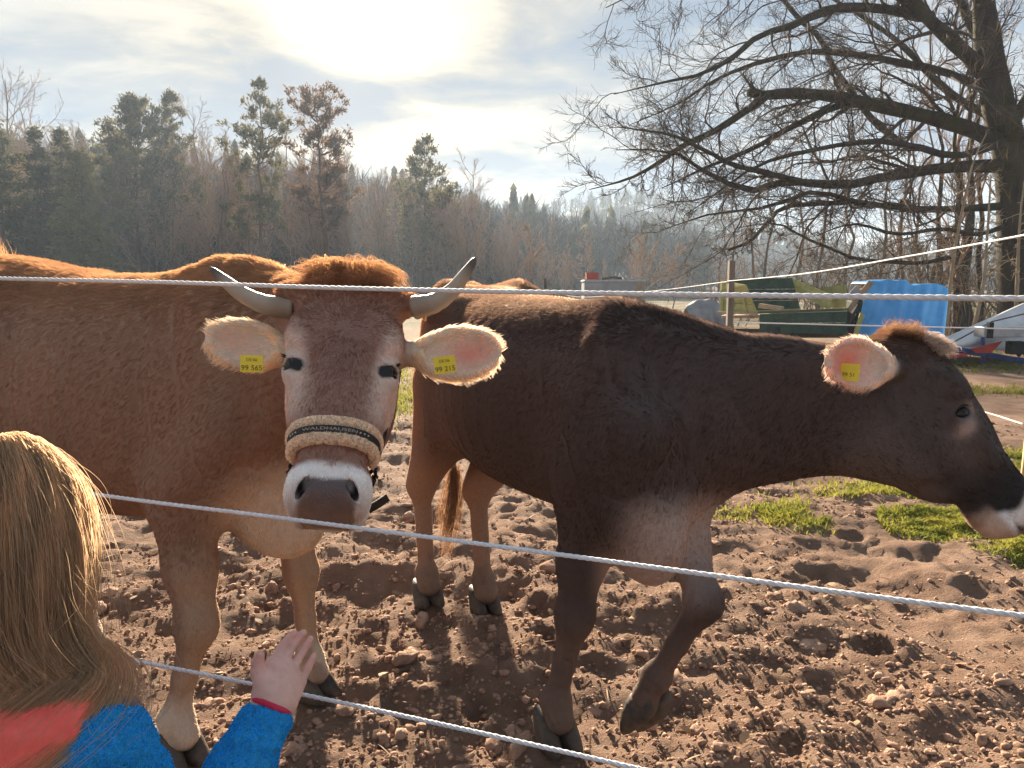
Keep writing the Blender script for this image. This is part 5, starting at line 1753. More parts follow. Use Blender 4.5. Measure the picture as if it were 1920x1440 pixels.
def leg_fore(s, u, foot, knee=None, thick=1.0, fold=None, sz=1.04):
    def fn(b, L):
        sh = L(s + .20, u * .86, .98); el = L(s - .03, u * .92, .80)
        b.ell(L(s + .05, u * .86, sz), [.15, .07, .28], frame(L(1, 0, 0) - L(0, 0, 0), (0, 0, 1)), 0.09)
        b.cone(sh, el, .100 * thick, .098 * thick, 0.08)
        kn = knee if knee is not None else (foot * .62 + el * .38) * np.array([1, 1, 0]) + np.array([0, 0, .40])
        b.cone(el, kn * .6 + el * .4, .100 * thick, .072 * thick, 0.06)
        b.cone(kn * .6 + el * .4, kn, .072 * thick, .056 * thick, 0.04)
        if fold is None:
            fet = foot + np.array([0, 0, .125]) - nrm(L(1, 0, 0) - L(0, 0, 0)) * .015
            tip = foot + np.array([0, 0, .080]) + nrm(L(1, 0, 0) - L(0, 0, 0)) * .015
        else:
            fet, tip = fold
        b.ell(kn, [.058 * thick, .058 * thick, .075 * thick], None, 0.03)
        mid = kn * .45 + fet * .55
        b.cone(kn, mid, .052 * thick, .036 * thick, 0.03)
        b.cone(mid, fet, .036 * thick, .042 * thick, 0.02)
        b.ell(fet, [.050 * thick] * 3, None, 0.025)
        b.cone(fet, tip, .046 * thick, .048 * thick, 0.02)
        bk = nrm(L(1, 0, 0) - L(0, 0, 0)); lf = nrm(L(0, 1, 0) - L(0, 0, 0))
        for sd in (-1, 1):
            b.cone(fet - bk * .030 + lf * sd * .022, fet - bk * .056 + lf * sd * .024 - (fet - tip) * .12, .015, .010, 0.012)
    return fn

def leg_hind(s, u, foot, hock=None, thick=1.0):
    def fn(b, L):
        fw = nrm(L(1, 0, 0) - L(0, 0, 0)); lf = nrm(L(0, 1, 0) - L(0, 0, 0))
        Rr = frame(fw, (0, 0, 1))
        b.ell(L(s - .02, u * .95, 1.05), [.21, .10, .33], Rr, 0.10)
        st = L(s + .20, u * 1.12, .80)
        b.cone(L(s + .10, u * .95, 1.0), st, .15, .11, 0.09)
        hk = hock if hock is not None else foot + np.array([0, 0, .50]) - fw * .09
        b.cone(L(s - .02, u, .92), hk, .135, .052, 0.07)
        b.cone(st, hk, .10, .050, 0.07)
        b.ell(hk, [.055, .048, .07], Rr, 0.03)
        b.cone(hk - fw * .035, hk - fw * .04 + np.array([0, 0, .04]), .030, .020, 0.03)
        fet = foot + np.array([0, 0, .125]) - fw * .02
        b.cone(hk, fet, .044 * thick, .038 * thick, 0.03)
        b.ell(fet, [.050 * thick] * 3, None, 0.025)
        b.cone(fet, foot + np.array([0, 0, .080]) + fw * .015, .046, .050, 0.02)
        for sd in (-1, 1):
            b.cone(fet - fw * .030 + lf * sd * .022, fet - fw * .055 + lf * sd * .024 - np.array([0, 0, .012]), .015, .010, 0.012)
    return fn

def eye_parts(root, H, off):
    for s in (-1, 1):
        me_c = H.w(.190, s * .090, H.ev) - off
        bm = bmesh.new(); bmesh.ops.create_uvsphere(bm, u_segments=24, v_segments=16, radius=.0235 * H.k)
        V = np.array([v.co[:] for v in bm.verts]); F = [tuple(v.index for v in p.verts) for p in bm.faces]; bm.free()
        mobj('eye', V + me_c, F, M_EYE, root)

def lashes(root, H, off, n=120):
    st = []
    for s in (-1, 1):
        for i in range(n // 2):
            a = RNG.uniform(0.15, math.pi - .15)
            p = H.w(.190 - .0155 * math.sin(a), s * (.090 + .026 * H.ed[0]), H.ev + .026 * H.ed[1] * .8 + .022 * math.cos(a) * H.ed[0])
            d = H.R @ np.array([-.35 + RNG.normal(0, .12), s * 1.0, .25 * math.cos(a) + RNG.normal(0, .15)])
            e = H.R @ np.array([.15, s * .6, .25])
            Ls = RNG.uniform(.007, .013)
            st.append([p - off, p + nrm(d) * Ls * .5 - off, p + (nrm(d) * .7 + nrm(e) * .3) * Ls - off])
    hair_obj('eyelashes', np.array(st), .0005, .0001, np.full((len(st), 3), .02), M_FUR, root)

if 'cow1' not in EXT:
    f1 = nrm((.86, -.51, 0)); O1 = np.array([-.81, 2.25, 0.])
    l1 = np.array([-f1[1], f1[0], 0])
    H1 = Head(P(660, 522, 1.76), P(612, 930, 1.46), P(650, 400, .6) - P(650, 720, 1.6), 1.0)
    camdir = nrm(np.array([0, 0, CAM_H]) - H1.w(.25, 0, 0))
    H1 = Head(P(661, 532, 1.84), P(614, 940, 1.48), camdir + np.array([-.06, 0, 0.0]), 1.04)
    torso1 = ([-1.46, -1.40, -1.28, -1.08, -.85, -.58, -.30, -.06, .10, .22, .30],
              [1.22, 1.42, 1.47, 1.455, 1.42, 1.39, 1.39, 1.405, 1.36, 1.20, 1.08],
              [1.05, .90, .80, .70, .635, .61, .63, .66, .67, .72, .84],
              [.08, .16, .235, .285, .33, .355, .33, .27, .225, .17, .07])
    nb = H1.w(.055, 0, -.075)
    neck1 = dict(a=np.array([*(O1 + f1 * .02)[:2], 1.13]), b=nb, t=[0, .25, .5, .75, 1.0],
                 top=[.25, .24, .205, .17, .135], bot=[-.36, -.33, -.26, -.20, -.12], wid=[.20, .185, .155, .130, .100])
    ears1 = [(P(545, 662, 1.74), P(390, 634, 1.66), H1.R @ np.array([.05, .0, 1.0]) + np.array([-.1, 0, -.35]), .115),
             (P(770, 664, 1.74), P(938, 662, 1.66), H1.R @ np.array([.10, .0, 1.0]) + np.array([.1, 0, -.30]), .125)]
    hoofs1 = [G(340, 1425), G(588, 1300), O1 - f1 * 1.30 - l1 * .17, G(163, 1222)]
    legs1 = [leg_fore(0, -.20, hoofs1[0], np.append(P(370, 1185, 2.06)[:2], .415), .93), leg_fore(0, .20, hoofs1[1], np.append(P(566, 1120, 2.42)[:2], .43), .88),
             leg_hind(-1.22, -.17, hoofs1[2]), leg_hind(-1.15, .17, hoofs1[3])]

    def extra1(b, L, R):
        for s in (-1, 1):
            b.ell(L(-1.02, s * .235, 1.36), [.10, .06, .05], R, 0.09)
            b.ell(L(-1.38, s * .11, 1.36), [.05, .045, .05], R, 0.06)
        b.ell(L(.16, 0, .70), [.16, .085, .13], R, 0.09)                 # brisket
        b.ell(L(.02, 0, 1.33), [.20, .07, .08], R, 0.08)                # withers
    tail1 = ([L_ for L_ in (O1 - f1 * 1.36 + np.array([0, 0, 1.44]), O1 - f1 * 1.46 + np.array([0, 0, 1.42]), O1 - f1 * 1.52 + np.array([0, 0, 1.25]), O1 - f1 * 1.50 + np.array([0, 0, .75]), O1 - f1 * 1.48 + np.array([0, 0, .5]))],
             [.045, .04, .032, .022, .016])

    def paint1(p, n, L, R, O):
        N = len(p)
        h = H1.local(p); t, u, v = h.T
        q = (p - O) @ R; s, lu, z = q.T
        head = sstep(.30, .20, np.linalg.norm(h - np.array([.27, 0, -.05]), axis=1) * 0.86)
        head = head * (np.abs(u) < .16)
        col = np.tile(np.array([.275, .160, .105]), (N, 1))
        col = blend(col, (.165, .098, .070), .65 * sstep(1.05, .75, z) * sstep(-.15, -.6, s))  # lower flank darker: its shading is painted into the coat
        col = blend(col, (.38, .215, .115), .6 * sstep(1.22, 1.42, z))  # orange of the sunlit topline put into the coat colour
        col *= (1 + .18 * vnoise(p * np.array([1, 1, .5]), 7, 21))[:, None]
        # pale brisket, inner legs, feet
        br = sstep(.30, .12, np.linalg.norm((q - np.array([.24, .02, .72])) * np.array([1.0, .9, 1.0]), axis=1))
        col = blend(col, (.66, .53, .41), .97 * br)
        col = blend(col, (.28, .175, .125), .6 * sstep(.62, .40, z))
        inner = sstep(.0, .6, (n @ R)[:, 0]) * sstep(.72, .5, z)
        col = blend(col, (.50, .36, .24), .6 * inner)
        col = blend(col, (.56, .46, .37), .85 * sstep(.25, .14, z))
        col = blend(col, (.05, .035, .028), .8 * sstep(.075, .045, z))
        knee = gauss(np.linalg.norm(p - np.append(hoofs1[0][:2], .40), axis=1), .10)
        col = blend(col, (.11, .07, .05), .45 * knee)
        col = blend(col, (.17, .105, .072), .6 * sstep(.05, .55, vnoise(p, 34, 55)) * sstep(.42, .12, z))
        # head
        hm = head
        hc = np.tile(np.array([.30, .170, .128]), (N, 1))
        hc = blend(hc, (.21, .118, .098), .7 * gauss(np.hypot((t - .17) / 1.6, u), .055) * (v > 0))
        hc = blend(hc, (.32, .15, .07), .6 * sstep(.09, .02, t))
        for sd in (-1, 1):
            e = np.hypot((t - .20) / .085, (u - sd * .105) / .042)
            hc = blend(hc, (.66, .53, .46), .95 * sstep(1.2, .55, e) * (v > -.07))
            hc = blend(hc, (.62, .48, .41), .9 * gauss(np.hypot((t - .26) / 1.7, u - sd * .088), .030) * (v > -.07))
            hc = blend(hc, (.02, .015, .013), sstep(.0270, .0240, np.sqrt(((t - .190) * 1.15) ** 2 + (u - sd * .090) ** 2 + (v - .034) ** 2)))
        ring = sstep(.435, .462, t - .10 * np.maximum(0, np.abs(u) - .045) + .02 * vnoise(p, 60, 31) * .3 - .03 * (v < -.03))
        hc = blend(hc, (.86, .83, .80), ring)
        nose = sstep(.480, .494, t - .80 * np.maximum(0, np.abs(u) - .032)) * sstep(-.082, -.068, v)
        nose *= sstep(.058, .048, np.abs(u) + .25 * np.maximum(0, -.02 - v))
        hc = blend(hc, (.105, .085, .092), nose)
        hc = blend(hc, (.06, .042, .040), nose * sstep(-.015, -.045, v))
        hc = blend(hc, (.012, .009, .009), nose * gauss(np.minimum(np.hypot(u - .044, (t - .505)), np.hypot(u + .044, (t - .505))), .012) * (v > -.02))
        for sd in (-1, 1):
            hc = blend(hc, (.030, .018, .018), sstep(.021, .014, np.sqrt(((t - .506) * .85) ** 2 + ((u - sd * .044) * 1.2) ** 2 + ((v - .020) * .8) ** 2)))
        col = blend(col, 0, hm) + hc * hm[:, None]
        length = np.full(N, .014) + .010 * sstep(1.2, 1.4, z)
        length = np.where(z < .6, .010, length)
        length = length * (1 - hm) + .0105 * hm
        length = np.where(ring * hm > .5, .006, length)
        length = np.where(nose * hm > .35, 0.0, length)
        nos = np.minimum(np.linalg.norm(h - np.array([.506, .044, .022]), axis=1), np.linalg.norm(h - np.array([.506, -.044, .022]), axis=1))
        length = np.where(nos < .020, 0.0, length)
        length = np.where((z < .07), 0.0, length)
        pollm = gauss(np.hypot(t - .0, u * .8), .06) * (v > -.01) * (np.abs(u) < .12)
        length = length + .005 * pollm * (np.linalg.norm(h, axis=1) < .25)
        col = blend(col, (.34, .18, .10), .7 * pollm)
        flow = np.tile(-f1 * .8 + np.array([0, 0, -.75]), (N, 1))
        flow[:, 2] -= sstep(.9, .5, z) * 1.2
        flow = flow * (1 - hm)[:, None] + hm[:, None] * (H1.R[:, 0] * sstep(.08, .25, t)[:, None] * 1.0 - H1.R[:, 0] * sstep(.14, .05, t)[:, None] * .6 + H1.R[:, 1] * np.tanh(u / .035)[:, None] * .45)
        lift = np.full(N, .24) + .4 * pollm + .35 * sstep(1.25, 1.4, z)
        # ears
        for (base, tip, face, wd) in ears1:
            E = frame(tip - base, face); Lr = np.linalg.norm(tip - base)
            e = (p - base) @ E
            m = sstep(-.005, .03, e[:, 0]) * sstep(1.25, 1.1, np.hypot((e[:, 0] - Lr * .54) / (Lr * .52), e[:, 1] / (wd * .52))) * (np.abs(e[:, 2]) < .042)
            inn = (n @ E)[:, 2]
            pale = np.tile(np.array([.74, .62, .48]), (N, 1))
            pink = (.3 if tip[0] < base[0] else .95) * gauss(np.hypot((e[:, 0] - Lr * .66) / 1.6, e[:, 1] * 1.1), .036) * (inn > .0)
            pale = blend(pale, (.85, .27, .19), .9 * pink)  # pink inner skin, with the backlit glow of the ear painted in
            pale = blend(pale, (.26, .13, .07), .8 * sstep(.1, -.3, inn) * sstep(Lr * .5, 0, e[:, 0]))
            col = blend(col, 0, m) + pale * m[:, None]
            rim = sstep(.35, .9, np.hypot((e[:, 0] - Lr * .54) / (Lr * .5), e[:, 1] / (wd * .5)))
            length = np.where(m > .5, (.011 + .010 * rim) * (1 - .8 * pink), length)
            fl = E[:, 0] + 1.1 * E[:, 1] * (np.sign(e[:, 1]) * rim * .8)[:, None] - np.array([0, 0, .45])
            flow = np.where(m[:, None] > .5, fl, flow)
            lift = np.where(m > .5, .30, lift)
        for sd in (-1, 1):
            sock = np.linalg.norm(h - np.array([.190, sd * .110, .048]), axis=1)
            length = np.where(sock < .024, 0.0, np.where(sock < .038, .005, length))
        dens = np.ones(N) + 1.6 * hm + 2.5 * (pollm > .3) + np.where(length < .002, -1, 0)
        return np.clip(col, .004, 1), np.maximum(length, 0), flow, lift, np.maximum(dens, 0)

    axes1 = [axis_grid([(-2.45, -.80, .0165), (-.80, .05, .0062), (.05, .12, .012)]),
             axis_grid([(1.36, 1.42, .012), (1.42, 1.86, .0062), (1.86, 3.25, .0165)]),
             axis_grid([(-.02, .80, .014), (.80, 1.46, .0062), (1.46, 1.60, .012)])]
    cow1, V1, F1, N1, off1, L1, R1 = build_cow('horned_cow', O1, f1, torso1, legs1, neck1, H1, ears1, True, axes1, paint1, 330000, tail1, extra1)
    tag(cow1, 'brown horned cow with a fleece noseband halter looking at the camera', 'cow')
    for hp, fw in zip(hoofs1, (f1 + [.1, -.3, 0], f1, f1, f1)):
        hoof_part(cow1, hp - off1, fw, M_HOOF)
    eye_parts(cow1, H1, off1); lashes(cow1, H1, off1)
    for px in ([(548, 577, 1.735), (500, 572, 1.72), (455, 552, 1.70), (420, 525, 1.69), (394, 502, 1.69)], [(778, 577, 1.735), (815, 568, 1.72), (848, 545, 1.70), (873, 512, 1.69), (892, 483, 1.69)]):
        pts = bez([P(*q) for q in px], 7)
        tt = np.linspace(0, 1, len(pts))
        rad = np.interp(tt, [0, .12, .35, .7, .95, 1], [.027, .0245, .0205, .0135, .007, .003])
        rad = rad * (1 + .03 * np.sin(tt * 60) * (tt < .4))
        c = np.array([.30, .23, .17])[None] * np.ones((len(pts), 1))
        c = blend(c, (.42, .36, .29), sstep(.1, .4, tt)); c = blend(c, (.10, .085, .075), sstep(.66, .92, tt))
        tube_part('horn', pts - off1, rad, M_HORN, cow1, 16, c)
    def forelock(root, H, off, n, length, col, seed, umax=.10, tdir=.75, curl=.3, t0=-.02, t1=.045):
        r = np.random.default_rng(seed)
        u = r.uniform(-umax, umax, n); t = r.uniform(t0, t1, n)
        st = []
        Wc = r.normal(0, 1, (60, 3))
        for i in range(n):
            p = H.surf(t[i], math.acos(np.clip(u[i] / .105, -.97, .97)), -.002)
            cid = int((u[i] + umax) / (2 * umax) * 14) * 4 + int(r.integers(0, 3))
            w = Wc[cid % 60]
            L = length * r.uniform(.5, 1.15)
            d = H.R @ np.array([-.25 + .15 * w[0], .55 * np.sign(u[i]) * abs(u[i]) / umax + .35 * w[1] * .6, .50]); d = nrm(d)
            dn = H.R @ np.array([tdir, .75 * np.tanh(u[i] / .03) + .5 * w[1], .25]) + np.array([0, 0, -.35]); dn = nrm(dn)
            q = [p]; m = 9
            for j in range(1, m):
                k = j / (m - 1)
                dd = d * (1 - k) + dn * k + curl * H.R @ np.array([0, math.sin(k * 7 + w[2] * 3), math.cos(k * 7 + w[2] * 3)]) * k + r.normal(0, .06, 3)
                q.append(q[-1] + nrm(dd) * L / (m - 1))
            st.append(np.array(q) - off)
        c = np.array(col)[None] * np.clip(1 + .3 * r.normal(0, 1, (n, 1)), .4, 1.8)
        hair_obj('forelock', np.array(st), .0004, .00015, np.clip(c, 0, 1), M_FUR, root)
    forelock(cow1, H1, off1, 1500, .080, (.34, .19, .105), 4, .085, .9, .6)
    # halter
    hal = MB()
    th = np.radians(np.linspace(-62, 242, 40))
    def band(t0, out, w, thick, ths):
        V, F = [], []
        for i, a in enumerate(ths):
            for dt, do in ((-w / 2, 0), (w / 2, 0), (w / 2, thick), (-w / 2, thick)):
                V.append(H1.surf(t0 + dt, a, out + do) - off1)
        for i in range(len(ths) - 1):
            for j in range(4):
                k = (j + 1) % 4
                F.append((i * 4 + j, i * 4 + k, (i + 1) * 4 + k, (i + 1) * 4 + j))
        return V, F
    TB = .345
    hal.add(*band(TB, .0165, .023, .003, np.radians(np.linspace(-80, 260, 60))))
    # cheek straps up to behind the ears, and the chin strap hanging loose
    for sd, a0 in ((1, -8), (-1, 188)):
        pts = bez([H1.surf(TB, math.radians(a0), .018), H1.surf(.24, math.radians(a0 - sd * 8), .012), H1.surf(.14, math.radians(a0 - sd * 14), .012), H1.surf(.06, math.radians(a0 - sd * 12), .016), H1.surf(.0, math.radians(90 - sd * 70), .012)], 8)
        for i in range(len(pts) - 1):
            hal.beam(pts[i] - off1, pts[i + 1] - off1, .006, .016, H1.R[:, 2])
        pts = bez([H1.surf(TB, math.radians(a0 - sd * 20), .02), H1.surf(.40, math.radians(-90 + sd * 66), .022), H1.surf(.45, math.radians(-90 + sd * 34), .03), H1.surf(.47, math.radians(-90), .03)], 6)
        for i in range(len(pts) - 1):
            hal.beam(pts[i] - off1, pts[i + 1] - off1, .006, .016, H1.R[:, 0])
    for A in ([(690, 955, 1.60), (708, 945, 1.60), (727, 932, 1.61)], [(648, 962, 1.585), (654, 975, 1.585), (656, 992, 1.585)]):
        pts = bez([P(*q) for q in A], 5)
        for i in range(len(pts) - 1):
            hal.beam(pts[i] - off1, pts[i + 1] - off1, .018, .006, (0, 1, .3))
    halter = hal.build('halter', M_STRAP, cow1, False)
    halter['label'] = 'dark brown halter with a cream fleece noseband'
    fl_hair_p, fl_hair_n = [], []
    for dt in (-.0225, .0225):
        V, F = [], []
        ths = np.radians(np.linspace(-14, 194, 60))
        m = 12
        for a in ths:
            c0 = H1.surf(TB + dt, a, .009); cn = nrm(H1.surf(TB + dt, a, .05) - c0)
            rr = .0118 if abs(math.degrees(a) - 90) < 96 else .008
            for j in range(m):
                b_ = 2 * math.pi * j / m
                off = H1.R[:, 0] * math.cos(b_) * rr * 1.05 + cn * math.sin(b_) * rr
                V.append(c0 + off - off1)
        F = [(i * m + j, i * m + (j + 1) % m, (i + 1) * m + (j + 1) % m, (i + 1) * m + j) for i in range(len(ths) - 1) for j in range(m)]
        F += [tuple(range(m - 1, -1, -1)), tuple((len(ths) - 1) * m + j for j in range(m))]
        V = np.array(V)
        fo = mobj('fleece_roll', V, F, M_FLEECE, halter)
        FQ = np.array([q for q in F if len(q) == 4]); NN = net_normals(V, FQ)
        if np.mean(((V - V.mean(0)) * NN).sum(1)) < 0: NN = -NN
        pos, nor = scatter(V, FQ, NN, 9000)
        cl = np.stack([vnoise(pos, 420, 60 + i) for i in range(3)], 1)
        PT = grow(pos, nor, cl + RNG.normal(0, .3, pos.shape), .0065, .8, .3, 4)
        hair_obj('fleece_fibres', PT, .0006, .0003, np.array([.74, .63, .51]) * (1 + .2 * RNG.normal(0, 1, (len(pos), 1))), M_FUR, halter)
    V, F = text_mesh('WALDHAUSEN', .0150)
    Wt = np.array([H1.surf(TB - p[1] * -1 * -1, math.radians(94) - p[0] / .088, .0202) for p in V]) - off1
    mobj('lettering', Wt, F, M_LETTER, halter, False)
    for x in (-.072, -.064, -.056, .060, .068, .076):
        c = H1.surf(TB, math.radians(96) + x / .084, .0200) - off1
        bm = bmesh.new(); bmesh.ops.create_uvsphere(bm, u_segments=10, v_segments=6, radius=.0022)
        mobj('stud', np.array([v.co[:] for v in bm.verts]) + c, [tuple(v.index for v in q.verts) for q in bm.faces], M_METAL, halter); bm.free()
    # ear tags
    for (px, py, Y, txt, rz) in ((472, 682, 1.622, '99 565', -.05), (834, 684, 1.622, '99 215', .12)):
        c = P(px, py, Y) - off1
        o_ = nrm(np.array([0, 0, CAM_H]) - P(px, py, Y)); a_ = nrm(np.cross((0, 0, 1), o_)) * 1.0
        a_ = nrm(a_ + rz * np.array([0, 0, 1.0])); u_ = np.cross(o_, a_)
        ear_tag(cow1, c, np.stack([a_, u_, o_], 1), .046, .036, [(txt, .0155, -.009), ('DE 06', .009, .008)])
    # tuft where the tail begins
    r_ = np.random.default_rng(41); n_ = 700
    p0 = L1(-1.40, 0, 1.465) + r_.normal(0, 1, (n_, 3)) * np.array([.035, .035, .012]) - off1
    d0 = -f1 * .35 + np.array([0, 0, 1.0]) + r_.normal(0, .28, (n_, 3)); Lh = r_.uniform(.03, .075, n_)[:, None]
    hair_obj('tail_tuft', np.stack([p0, p0 + d0 * Lh * .5, p0 + d0 * Lh + (-f1 * .3) * Lh], 1), .0005, .00015, np.clip(np.array([.42, .25, .14]) * (1 + .25 * r_.normal(0, 1, (n_, 1))), 0, 1), M_FUR, cow1)

# -- the dark cow walking past on the right
if 'cow2' not in EXT:
    f2 = nrm((.36, -.933, 0)); l2 = np.array([-f2[1], f2[0], 0]); O2 = np.array([.295, 2.22, 0.])
    H2 = Head(P(1660, 658, 1.95), P(1908, 940, 1.84), np.array([.76, -.12, .60]), .93, 1.25, [-.2, 0, .165, .226, .39, .478, .572, .807], .022, .016, (.93, .37))
    torso2 = ([-1.44, -1.38, -1.26, -1.06, -.84, -.58, -.30, -.06, .10, .22, .30],
              [1.15, 1.31, 1.355, 1.355, 1.335, 1.32, 1.31, 1.29, 1.23, 1.08, .98],
              [1.00, .88, .78, .70, .655, .635, .645, .66, .67, .70, .80],
              [.08, .15, .215, .265, .315, .33, .285, .205, .185, .155, .07])
    neck2 = dict(a=np.array([*(O2 + f2 * .02)[:2], 1.03]), b=H2.w(.075, 0, -.085), t=[0, .25, .5, .75, 1.0],
                 top=[.24, .225, .185, .155, .125], bot=[-.36, -.31, -.25, -.21, -.17], wid=[.20, .175, .145, .120, .100])
    e2f = np.array([-.28, -1.0, .10])
    ears2 = [(P(1672, 690, 1.83), P(1550, 676, 1.74), e2f, .125),
             (H2.w(.09, .11, -.02), H2.w(.05, .27, -.08), H2.R @ np.array([.2, .2, 1.0]), .12)]
    hoofs2 = [G(1045, 1392), None, G(803, 1128), G(909, 1142)]
    kneeL = P(1320, 1128, 1.98); fetL = P(1232, 1268, 2.06); tipL = P(1208, 1308, 2.07)
    legs2 = [leg_fore(.08, -.105, hoofs2[0], np.append(P(1078, 1165, 2.13)[:2], .41), .90, None, .93),
             leg_fore(.04, .19, np.array([*fetL[:2], 0]), kneeL, .78, (fetL, tipL), .93),
             leg_hind(-1.18, -.16, hoofs2[2], None, .92), leg_hind(-1.12, .16, hoofs2[3], None, .92)]

    def extra2(b, L, R):
        for s in (-1, 1):
            b.ell(L(-1.00, s * .215, 1.26), [.10, .06, .05], R, 0.09)
            b.ell(L(-1.36, s * .10, 1.25), [.05, .045, .05], R, 0.06)
        b.ell(L(.17, 0, .72), [.16, .09, .15], R, 0.09)
        b.ell(L(.22, 0, .66), [.09, .05, .10], R, 0.08)
        b.ell(L(-.02, 0, 1.22), [.20, .07, .07], R, 0.08)
    tl = lambda s, u, h: O2 + f2 * s + l2 * u + np.array([0, 0, h])
    tail2 = ([tl(-1.30, 0, 1.33), tl(-1.43, 0, 1.31), tl(-1.50, 0, 1.15), P(853, 760, 3.66), P(851, 890, 3.58)], [.045, .04, .032, .020, .014])

    def paint2(p, n, L, R, O):
        N = len(p)
        h = H2.local(p); t, u, v = h.T
        q = (p - O) @ R; s, lu, z = q.T
        head = sstep(.30, .20, np.linalg.norm(h - np.array([.27, 0, -.05]), axis=1) * 0.86) * (np.abs(u) < .16)
        col = np.tile(np.array([.074, .050, .044]), (N, 1))
        col = blend(col, (.16, .092, .066), .6 * sstep(-.3, -1.0, s))
        col = blend(col, (.36, .19, .105), .75 * sstep(-.85, -1.35, s) )  # brown-orange rump; the sun's orange on it is painted into the coat
        col = blend(col, (.21, .145, .105), .6 * sstep(1.20, 1.31, z) * sstep(.1, -.2, s))
        col *= (1 + .20 * vnoise(p, 7, 41))[:, None]
        br = sstep(.34, .16, np.linalg.norm((q - np.array([.17, -.02, .70])) * np.array([1.0, 1.0, 1.15]), axis=1))
        col = blend(col, (.44, .335, .29), .9 * br * sstep(-.15, -.05, lu) * sstep(.86, .74, z))
        col = blend(col, (.30, .19, .13), .8 * sstep(.72, .5, z) * sstep(-.7, -.95, s))
        col = blend(col, (.15, .10, .08), .6 * sstep(.5, .3, z) * (s > -.6))
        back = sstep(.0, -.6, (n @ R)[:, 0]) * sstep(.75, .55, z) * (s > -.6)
        col = blend(col, (.34, .24, .18), .65 * back * sstep(.0, .05, lu))  # lit rim along the back of the lifted foreleg, put in as coat colour
        col = blend(col, (.16, .115, .09), .6 * sstep(.22, .12, z))
        col = blend(col, (.04, .03, .025), .7 * sstep(.075, .045, z))
        col = blend(col, (.15, .098, .070), .6 * sstep(.05, .55, vnoise(p, 34, 56)) * sstep(.40, .10, z))
        hm = head
        hc = np.tile(np.array([.080, .060, .054]), (N, 1))
        hc = blend(hc, (.016, .013, .013), .9 * sstep(.25, .40, t - .25 * v))
        hc = blend(hc, (.13, .10, .088), .6 * gauss(np.hypot((t - .26) / 1.3, v + .03), .04))
        for sd in (-1, 1):
            hc = blend(hc, (.40, .30, .27), .85 * gauss(np.hypot((t - .222), (v - .004) / 1.8), .014) * (np.abs(u) > .05))
            hc = blend(hc, (.28, .2, .16), .6 * gauss(np.hypot((t - .19) / 1.6, (v - .048)), .010) * (np.abs(u) > .05))
            hc = blend(hc, (.01, .008, .008), sstep(.0275, .0245, np.sqrt(((t - .190) * 1.15) ** 2 + (u - sd * .090) ** 2 + (v - .016) ** 2)))
        ring = sstep(.452, .474, t + .012 * np.sin(v * 60))
        hc = blend(hc, (.74, .70, .67), ring)
        hc = blend(hc, (.50, .36, .27), .8 * sstep(-.062, -.08, v) * sstep(.41, .45, t))
        nose = sstep(.504, .518, t - .30 * np.maximum(0, np.abs(u) - .052)) * sstep(-.070, -.056, v) * sstep(.082, .068, np.abs(u))
        hc = blend(hc, (.05, .04, .042), nose)
        under = sstep(-.10, -.16, v) * sstep(.03, .12, t)
        hc = blend(hc, (.13, .10, .09), .6 * under)
        col = blend(col, 0, hm) + hc * hm[:, None]
        length = np.full(N, .0125) + .008 * sstep(1.15, 1.3, z)
        length = np.where(z < .6, .009, length)
        length = length * (1 - hm) + .0085 * hm
        length = np.where(ring * hm > .5, .006, length)
        length = np.where(nose * hm > .35, 0.0, length)
        length = np.where((z < .07), 0.0, length)
        pollm = gauss(np.hypot(t - .01, u * .8), .06) * (v > .0) * (np.abs(u) < .12) * (np.linalg.norm(h, axis=1) < .25)
        length = length + .022 * pollm
        col = blend(col, (.26, .12, .05), .8 * pollm)
        flow = np.tile(-f2 * .8 + np.array([0, 0, -.75]), (N, 1))
        flow[:, 2] -= sstep(.9, .5, z) * 1.2
        flow = flow * (1 - hm)[:, None] + hm[:, None] * (H2.R[:, 0] * (sstep(.08, .25, t) - .6 * sstep(.14, .05, t))[:, None] + H2.R[:, 1] * np.tanh(u / .035)[:, None] * .35)
        lift = np.full(N, .22) + .4 * pollm + .35 * sstep(1.15, 1.3, z)
        for (base, tip, face, wd) in ears2:
            E = frame(tip - base, face); Lr = np.linalg.norm(tip - base)
            e = (p - base) @ E
            m = sstep(-.005, .03, e[:, 0]) * sstep(1.25, 1.1, np.hypot((e[:, 0] - Lr * .54) / (Lr * .52), e[:, 1] / (wd * .52))) * (np.abs(e[:, 2]) < .042)
            inn = (n @ E)[:, 2]
            pale = np.tile(np.array([.74, .62, .52]), (N, 1))
            pink = gauss(np.hypot((e[:, 0] - Lr * .66) / 1.25, e[:, 1]), .042) * (inn > -.1)
            pale = blend(pale, (.85, .22, .15), .95 * pink)  # pink ear lining, its colour reddened to show sun shining through
            pale = blend(pale, (.10, .06, .045), .8 * sstep(.1, -.4, inn))
            col = blend(col, 0, m) + pale * m[:, None]
            rim = sstep(.35, .9, np.hypot((e[:, 0] - Lr * .54) / (Lr * .5), e[:, 1] / (wd * .5)))
            length = np.where(m > .5, (.010 + .010 * rim) * (1 - .85 * pink), length)
            fl = E[:, 0] * .6 + 1.1 * E[:, 1] * (np.sign(e[:, 1]) * rim * .8)[:, None] - np.array([0, 0, .35])
            flow = np.where(m[:, None] > .5, fl, flow)
            lift = np.where(m > .5, .30, lift)
        for sd in (-1, 1):
            sock = np.linalg.norm(h - np.array([.190, sd * .113, .026]), axis=1)
            length = np.where(sock < .024, 0.0, np.where(sock < .038, .005, length))
        dens = np.ones(N) + 1.6 * hm + 2.0 * (pollm > .3) + np.where(length < .002, -1, 0)
        return np.clip(col, .004, 1), np.maximum(length, 0), flow, lift, np.maximum(dens, 0)

